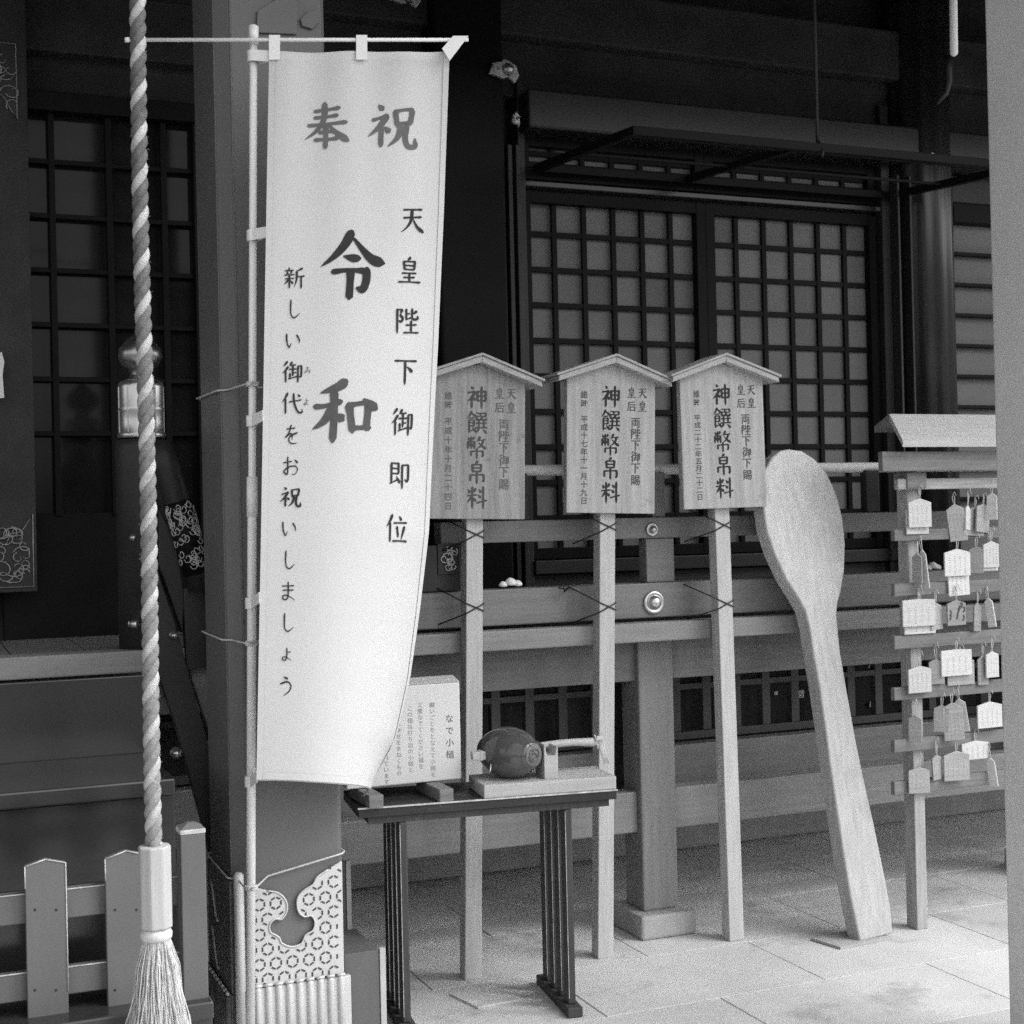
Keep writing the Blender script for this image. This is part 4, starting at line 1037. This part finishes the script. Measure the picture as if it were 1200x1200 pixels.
for j in range(NT_):
    for i in range(NS_): a = j*(NS_+1)+i; mb.face(a, a+1, a+NS_+2, a+NS_+1, smooth=True)
clo = mb.build('cloth', 'cloth', bn); md = clo.modifiers.new('solid', 'SOLIDIFY'); md.thickness = .0008; md.offset = 1
# which side did the normals fall? measure offset directly instead
def cloth(s_, t_, l):
    s_ = max(0, min(.9999, s_))*NS_; t_ = max(0, min(.9999, t_))*NT_; i, j = int(s_), int(t_); a, b = s_-i, t_-j
    q = rows[j][i].lerp(rows[j][i+1], a).lerp(rows[j+1][i].lerp(rows[j+1][i+1], a), b)
    du = rows[j][i+1]-rows[j][i]; dv = rows[j+1][i]-rows[j][i]; n_ = du.cross(dv).normalized()
    if n_.dot(CAM-q) < 0: n_ = -n_
    return q + n_*(l+.0012)
def plB(x, y, l):
    t_ = (y-TOPY)/(BOTY-TOPY); lx = 315.5-15*t_
    return cloth((x-lx)/(WB/3.72*1700*1.0), t_, l)
_ws = (on_rod(527, 60)-on_rod(315.5, 60)).length
def plB(x, y, l):
    t_ = (y-TOPY)/(BOTY-TOPY); lx = 315.5-15*t_
    q = on_rod(x, y); s_ = (q-on_rod(lx, y)).dot(dR)/_ws
    yy = y
    # cloth rows are laid at fixed pixel rows on the left edge; keep the level of the letter
    z = q.z; tl = t_
    z0_, z1_ = rows[0][0].z, rows[-1][0].z
    tl = (z-z0_)/(z1_-z0_)
    return cloth(s_, tl, l)
def hem(nm, s0, s1, t0, t1, lift=.0008):
    mb = MB(); n_ = 60 if t1-t0 > .5 else 30
    for k in range(n_+1):
        if t1-t0 > .5: a, b = (s0, t0+(t1-t0)*k/n_), (s1, t0+(t1-t0)*k/n_)
        else: a, b = (s0+(s1-s0)*k/n_, t0), (s0+(s1-s0)*k/n_, t1)
        mb.v += [tuple(cloth(a[0], a[1], lift)), tuple(cloth(b[0], b[1], lift))]
    for k in range(n_): mb.face(2*k, 2*k+1, 2*k+3, 2*k+2)
    return mb.build(nm, 'cloth', bn)
hem('hem', .001, .035, .002, .998); hem('hem', .968, .9985, .002, .998); hem('hem', .036, .967, .9885, .998)
def txt(nm, lst, mt, wgt=1.0): write(nm, [(c, x, y, w_, -h_) for c, x, y, w_, h_ in lst], plB, mt, bn, wgt)
txt('character', [('奉', 383, 147, 54, 54), ('祝', 459, 147, 58, 54)], 'ink_grey', 1.3)
txt('character', [('令', 414, 310, 76, 77)], 'ink', .95)
txt('character', [('和', 404, 481, 76, 70)], 'ink_mid', .98)
txt('character', [(c, x, y, 30, 31) for c, x, y in (('天',485,254),('皇',482,313),('陛',480,372),('下',479,432),('御',476,491),('即',473,551),('位',470,611))], 'ink', 1.25)
lc = '新しい御代をお祝いしましょう'
txt('character', [(c, 345-9.5*i/13, 325+36.7*i, 25 if c not in 'しいをおましょう' else (21 if c != 'ょ' else 16), 25 if c not in 'しいをおましょう' else (24 if c != 'ょ' else 18)) for i, c in enumerate(lc)], 'ink', 1.2)
txt('character', [('み', 361, 433, 9, 9), ('よ', 359, 470, 9, 9)], 'ink_mid', 1.1)
# tabs
def quad_tab(nm, a, b, c, d):
    o = MB().prism([a, b, c, d], nR*.0015).build(nm, 'tab', bn)
for px in (322, 424):
    a, b = on_rod(px-6.5, 42)+nR*.006, on_rod(px+6.5, 42)+nR*.006; c, d = on_rod(px+6.5, 71)+nR*.007, on_rod(px-6.5, 71)+nR*.007
    quad_tab('top_tab', a, b, c, d)
quad_tab('top_tab', on_rod(531, 43)+nR*.006, on_rod(549, 43)+nR*.006, on_rod(527, 72)+nR*.007, on_rod(518, 58)+nR*.007)
for py in (66, 272, 487, 700, 910):
    c = pole_at(py); lx = 315.5-15*(py-60)/855
    e = on_rod(lx+(1 if py > 800 else 0), py); hh = .0145
    pts = []
    mb = MB()
    ar = []
    for i in range(9):
        a = math.pi*(.5 + i/8)                         # around the far-left side of the pole
        ar.append(c + dR*(.0165*math.cos(a)) + nR*(.0165*math.sin(a)))
    f_ = [e + nR*.003] + ar + [e - nR*.003]
    b = len(mb.v)
    mb.v += [tuple(p+Vector((0,0,hh))) for p in f_] + [tuple(p-Vector((0,0,hh))) for p in f_]
    n = len(f_)
    for i in range(n-1): mb.face(b+i, b+i+1, b+n+i+1, b+n+i)
    o = mb.build('side_tab', 'tab', bn); sm = o.modifiers.new('solid', 'SOLIDIFY'); sm.thickness = .0012
# strings that tie the pole to the column
for k, (py, lb) in enumerate(((444, 'upper string tying the banner pole to the column'), (747, 'middle string tying the banner pole to the column'), (1036, 'lowest string tying the pole around the column above the metal shoe'))):
    c = pole_at(py); z = c.z; r = .0028
    zl = PXp(240, (446, 749, 1003)[k], CX0).z if k < 2 else PXp(243, 1003, CX0).z
    mb = MB()
    rise = .0 if k < 2 else .045
    pts = [c+nR*.017-dR*.002, c+nR*.006-dR*.016, Vector((CX0+.012, CY0+.012, z)), Vector((CX0-.011, CY0+.04, z)), Vector((CX0-.011, CY1-.03, z+.004)), Vector((CX0+.03, CY1+.004, z)), Vector((CX1-.03, CY1+.004, z+.01)), Vector((CX1+.006, CY1-.04, z+rise)), Vector((CX1+.006, CY0+.01, z+rise)), Vector((CX1-.008, CY0-.015, z+rise)), Vector((CX0+.09, CY0-.013, z+.006)), c+nR*.005+dR*.014, c+nR*.016+dR*.004]
    if k < 2:
        pts = pts[:-3] + [c+nR*.005+dR*.014, c+nR*.016+dR*.004] if False else pts
    fine_ = []
    for a, b in zip(pts, pts[1:]):
        for i in range(5): fine_.append(a.lerp(b, i/5))
    mb.tube(fine_, r, 6)
    for q in range(2):
        ring_ = [c + (dR*math.cos(a_/8*6.283)+nR*math.sin(a_/8*6.283))*.0155 + Vector((0,0,-.004+.008*q)) for a_ in range(9)]
        mb.tube(ring_, r, 6)
    mb.tube([c+nR*.018, c+nR*.021+dR*.012+Vector((0,0,-.006)), c+nR*.02+dR*.02+Vector((0,0,.004))], .0018, 5)
    o = mb.build('tie_string', 'string'); tag(o, lb, 'string', 'strings tying the pole')

# ============================================================ PLAQUE RACK (votive tablets)
YE = 4.25
er = thing('plaque_rack', 'small roofed wooden rack of level slats hung with votive plaques', 'rack', (X_(1075,1090,YE), YE, 0))
ex = lambda px, py=700: X_(px, py, YE)
xp0, xp1 = X_(1075, 1085, YE), X_(1087, 1085, YE)
box('post', 'rackpost', er, xp0, xp1+.002, YE, YE+.06, 0, Z_(1080, 545, YE), .003)
box('post', 'rackpost', er, xp0+.9, xp1+.9, YE, YE+.06, 0, Z_(1080, 545, YE), .003)
YSl = YE-.024
for i, (py0, py1, mt) in enumerate(((561, 574, 'ema_old'), (621, 634, 'rack'), (684, 699, 'rack'), (745, 761, 'rack'), (806, 821, 'rack'), (867, 882, 'rack'), (916, 932, 'rack'))):
    za, zb_ = Z_(1052, py0, YSl), Z_(1052, py1, YSl)
    box('slat', mt, er, X_(1048 if i else 1052, py0, YSl), X_(1048,py0,YSl)+1.05, YSl, YSl+.022, zb_, za, .003)
# roof
yr0, yr1 = YE-.10, YE+.13
rxa = X_(1033, 510, yr0); zro = Z_(1080, 524, yr0); zri = Z_(1080, 489, YE+.03)
xq0 = X_(1042, 490, YE+.03)
MB().hexa([(xq0-.045,yr0,zro),(xq0+1.2,yr0,zro),(xq0+1.2,YE+.03,zri-.012),(xq0,YE+.03,zri-.012)], [(xq0-.045,yr0-.002,zro+.022),(xq0+1.2,yr0-.002,zro+.022),(xq0+1.2,YE+.03,zri+.012),(xq0,YE+.03,zri+.012)]).build('roof_board', 'rackroof', er, .002)
MB().hexa([(xq0,YE+.032,zri-.012),(xq0+1.2,YE+.032,zri-.012),(xq0+1.2,YE+.12,zri-.05),(xq0,YE+.12,zri-.05)], [(xq0,YE+.032,zri+.012),(xq0+1.2,YE+.032,zri+.012),(xq0+1.2,YE+.12,zri-.028),(xq0,YE+.12,zri-.028)]).build('roof_board', 'rack', er, .002)
zfa, zfb = Z_(1080, 529, YE-.06), Z_(1080, 552, YE-.06)
box('fascia', 'rack', er, X_(1034, 540, YE-.06), xq0+1.1, YE-.06, YE-.035, zfb, zfa, .003)
box('post_block', 'rack', er, xp0-.02, xp1+.02, YE-.03, YE+.05, zfb-.06, zfb-.002, .003)
# plaques
def plaque(px, py0, py1, wpx, yaw, label, dark=False, face=None, tilt=0, dep=0.0, cord=True, peaks=True):
    Y = YSl-.012-dep
    c = P(px, py0, Y); c2 = P(px, py1, Y); h = c.z-c2.z; zc = 5.15/1700
    wv = wpx*zc/ (abs(math.cos(R_(yaw)+R_(27))) if False else 1)
    o = thing('votive_plaque', label, 'votive plaque', (c.x, Y, c2.z), 'votive plaques hanging on the rack', (0, R_(tilt), R_(yaw)))
    pk = h*.14 if peaks else h*.03
    mt = 'ema_old' if dark else 'ema'
    MB().prism([(-wv/2,0,0),(wv/2,0,0),(wv/2,0,h-pk),(0,0,h),(-wv/2,0,h-pk)], (0,.007,0)).build('plate', mt, o, .0012, 1, world=False)
    if face:
        mb = MB(); rn_ = random.Random(face)
        for k in range(9):
            x_ = -wv*.4+wv*.8*rn_.random(); z_ = h*.12+h*.6*rn_.random()
            mb.tube([(x_,-.0006,z_),(x_+wv*.08,-.0006,z_+h*.12),(x_+wv*.02,-.0006,z_+h*.2)], .0035*h/.1, 5)
        mb.build('picture', 'ink_grey', o, world=False)
    else:
        mb = MB(); rn_ = random.Random(int(px*7+py0))
        for cx_ in (-.3, -.1, .1, .3):
            z_ = h*(.8-abs(cx_)*.2)
            while z_ > h*.15:
                z_ -= h*rn_.uniform(.06,.1); dd = wv*.03
                mb.box(cx_*wv-dd, cx_*wv+dd*rn_.uniform(.3,1), -.0009, -.0004, z_, z_+h*rn_.uniform(.015,.035))
        mb.build('handwriting', 'ink_pale', o, world=False)
    if cord:
        mb = MB(); lc_ = rnd_c.uniform(.035, .055)
        mb.tube([(-.002,.003,h*.97),(-.004,.0,h+lc_*.6),(.0,.006,h+lc_),(.004,.0,h+lc_*.6),(.002,.003,h*.97)], .0016, 5)
        mb.tube([(0,.004,h+lc_*.9),(.006,-.004,h+lc_*1.15),(.010,-.006,h+lc_*.75)], .0013, 5)
        mb.build('cord', 'string', o, world=False)
    return o
rnd_c = random.Random(9)
E_ = [
 (1075, 592, 626, 34, 4, 'plaque almost hidden behind the front plaque at the top left of the rack', 0, None, 0, -.005),
 (1078, 584, 618, 33, 0, 'front plaque hanging first on the top slat by the rack post', 0, None, 0, .008),
 (1123, 590, 634, 20, -38, 'narrow slanting plaque, second along the top slat', 0, None, -6, .012),
 (1134, 592, 621, 14, 30, 'small slanted plaque overlapping the second cord of the top slat', 0, None, 5, .022),
 (1151, 590, 624, 28, 18, 'greyish tilted plaque right of centre on the top slat', 1, None, 6, .002),
 (1162, 577, 609, 12, -50, 'slim bright plaque nearest the pillar on the top slat', 0, None, 0, .020),
 (1124, 666, 698, 32, 2, 'lower of the two stacked plaques under the second slat', 0, None, -2, -.004),
 (1122, 643, 675, 38, 0, 'upper of the two stacked plaques under the second slat', 0, None, 0, .008),
 (1159, 637, 669, 27, 3, 'plaque half hidden behind another at the right of the second row', 0, None, 0, -.004),
 (1162, 634, 665, 25, 0, 'front plaque beside the pillar in the second row', 0, None, 0, .009),
 (1074, 648, 684, 12, -62, 'plaque seen nearly edge on beside the post in the second row', 1, None, 0, .004),
 (1084, 643, 690, 9, -66, 'thin curved looking bright plaque turned edge on by the post', 0, None, -6, .014),
 (1078, 708, 743, 45, 0, 'rear plaque of the wide pair on the third row by the post', 0, None, 0, -.004),
 (1077, 702, 734, 47, 0, 'widest front plaque on the third row by the post', 0, None, 0, .009),
 (1121, 703, 733, 31, 8, 'dark plaque with a picture in the middle of the third row', 1, 5, 0, .006),
 (1162, 700, 735, 10, -60, 'edge on plaque beside the pillar in the third row', 0, None, -8, .012),
 (1126, 770, 803, 40, 0, 'greyish plaque behind the wide one in the fourth row', 1, None, 0, -.004),
 (1121, 761, 792, 45, 0, 'wide plaque in the middle of the fourth row', 0, None, 0, .009),
 (1152, 768, 803, 16, 0, 'grey plaque just left of the bright one in the fourth row', 1, None, 0, -.002),
 (1163, 763, 794, 21, 6, 'bright narrow plaque beside the pillar in the fourth row', 0, None, 0, .010),
 (1078, 780, 812, 33, 0, 'single plaque on the post covering the slat in the fourth row', 0, None, 0, .010),
 (1072, 838, 870, 15, -40, 'dark backed plaque turned aside below the single plaque', 1, None, 0, .010),
 (1118, 823, 868, 24, -22, 'grey front plaque of the bundle in the fifth row', 1, None, -3, .018),
 (1129, 818, 858, 14, -40, 'rear plaque of the bundle in the fifth row', 0, None, -8, .004),
 (1160, 822, 853, 37, 0, 'bright wide plaque beside the pillar in the fifth row', 0, None, 0, .010),
 (1143, 868, 890, 40, 0, 'pale plaque half behind the grey one in the sixth row', 0, None, 0, -.004),
 (1121, 880, 915, 34, -8, 'grey plaque in the middle of the sixth row', 1, None, 0, .010),
 (1164, 888, 922, 10, -55, 'edge on plaque beside the pillar in the lowest row', 0, None, -7, .012),
 (1077, 899, 930, 26, -14, 'dark lowest plaque hanging on the rack post', 1, None, 0, .012),
]
E_ += [
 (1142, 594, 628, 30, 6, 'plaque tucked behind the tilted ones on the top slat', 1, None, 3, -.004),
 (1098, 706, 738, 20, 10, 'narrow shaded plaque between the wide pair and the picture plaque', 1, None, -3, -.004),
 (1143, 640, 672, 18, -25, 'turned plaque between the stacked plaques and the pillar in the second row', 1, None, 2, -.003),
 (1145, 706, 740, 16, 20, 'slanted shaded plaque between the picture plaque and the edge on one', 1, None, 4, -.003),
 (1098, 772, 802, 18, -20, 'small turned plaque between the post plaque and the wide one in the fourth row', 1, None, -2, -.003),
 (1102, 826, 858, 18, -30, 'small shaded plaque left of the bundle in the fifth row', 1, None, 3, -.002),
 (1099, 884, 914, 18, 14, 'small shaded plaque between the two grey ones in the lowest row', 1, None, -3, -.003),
]
for e in E_: plaque(*e[:6], dark=bool(e[6]), face=e[7], tilt=e[8], dep=e[9], peaks=e[3] < 44)

# white rod under the eaves, top right
wr = thing('hanging_tube', 'white rounded tube hanging under the eaves at the top right', 'tube', P(1118, 67, 4.0))
a, b = P(1116.5, -60, 4.0), P(1118, 65, 4.0)
mb = MB(); mb.tube([a, b+Vector((0,0,.008)), b+Vector((0,0,.002)), b-Vector((0,0,.002))], [.0135,.0135,.011,.005], 14); mb.build('tube', 'white', wr)
mb = MB(); mb.tube([P(x, y, 4.6) for x, y in ((1113,66),(1111,80),(1112,95),(1108,110),(1098,122))], [.014,.016,.014,.012,.006], 8); mb.build('bracket', 'facade', wr)
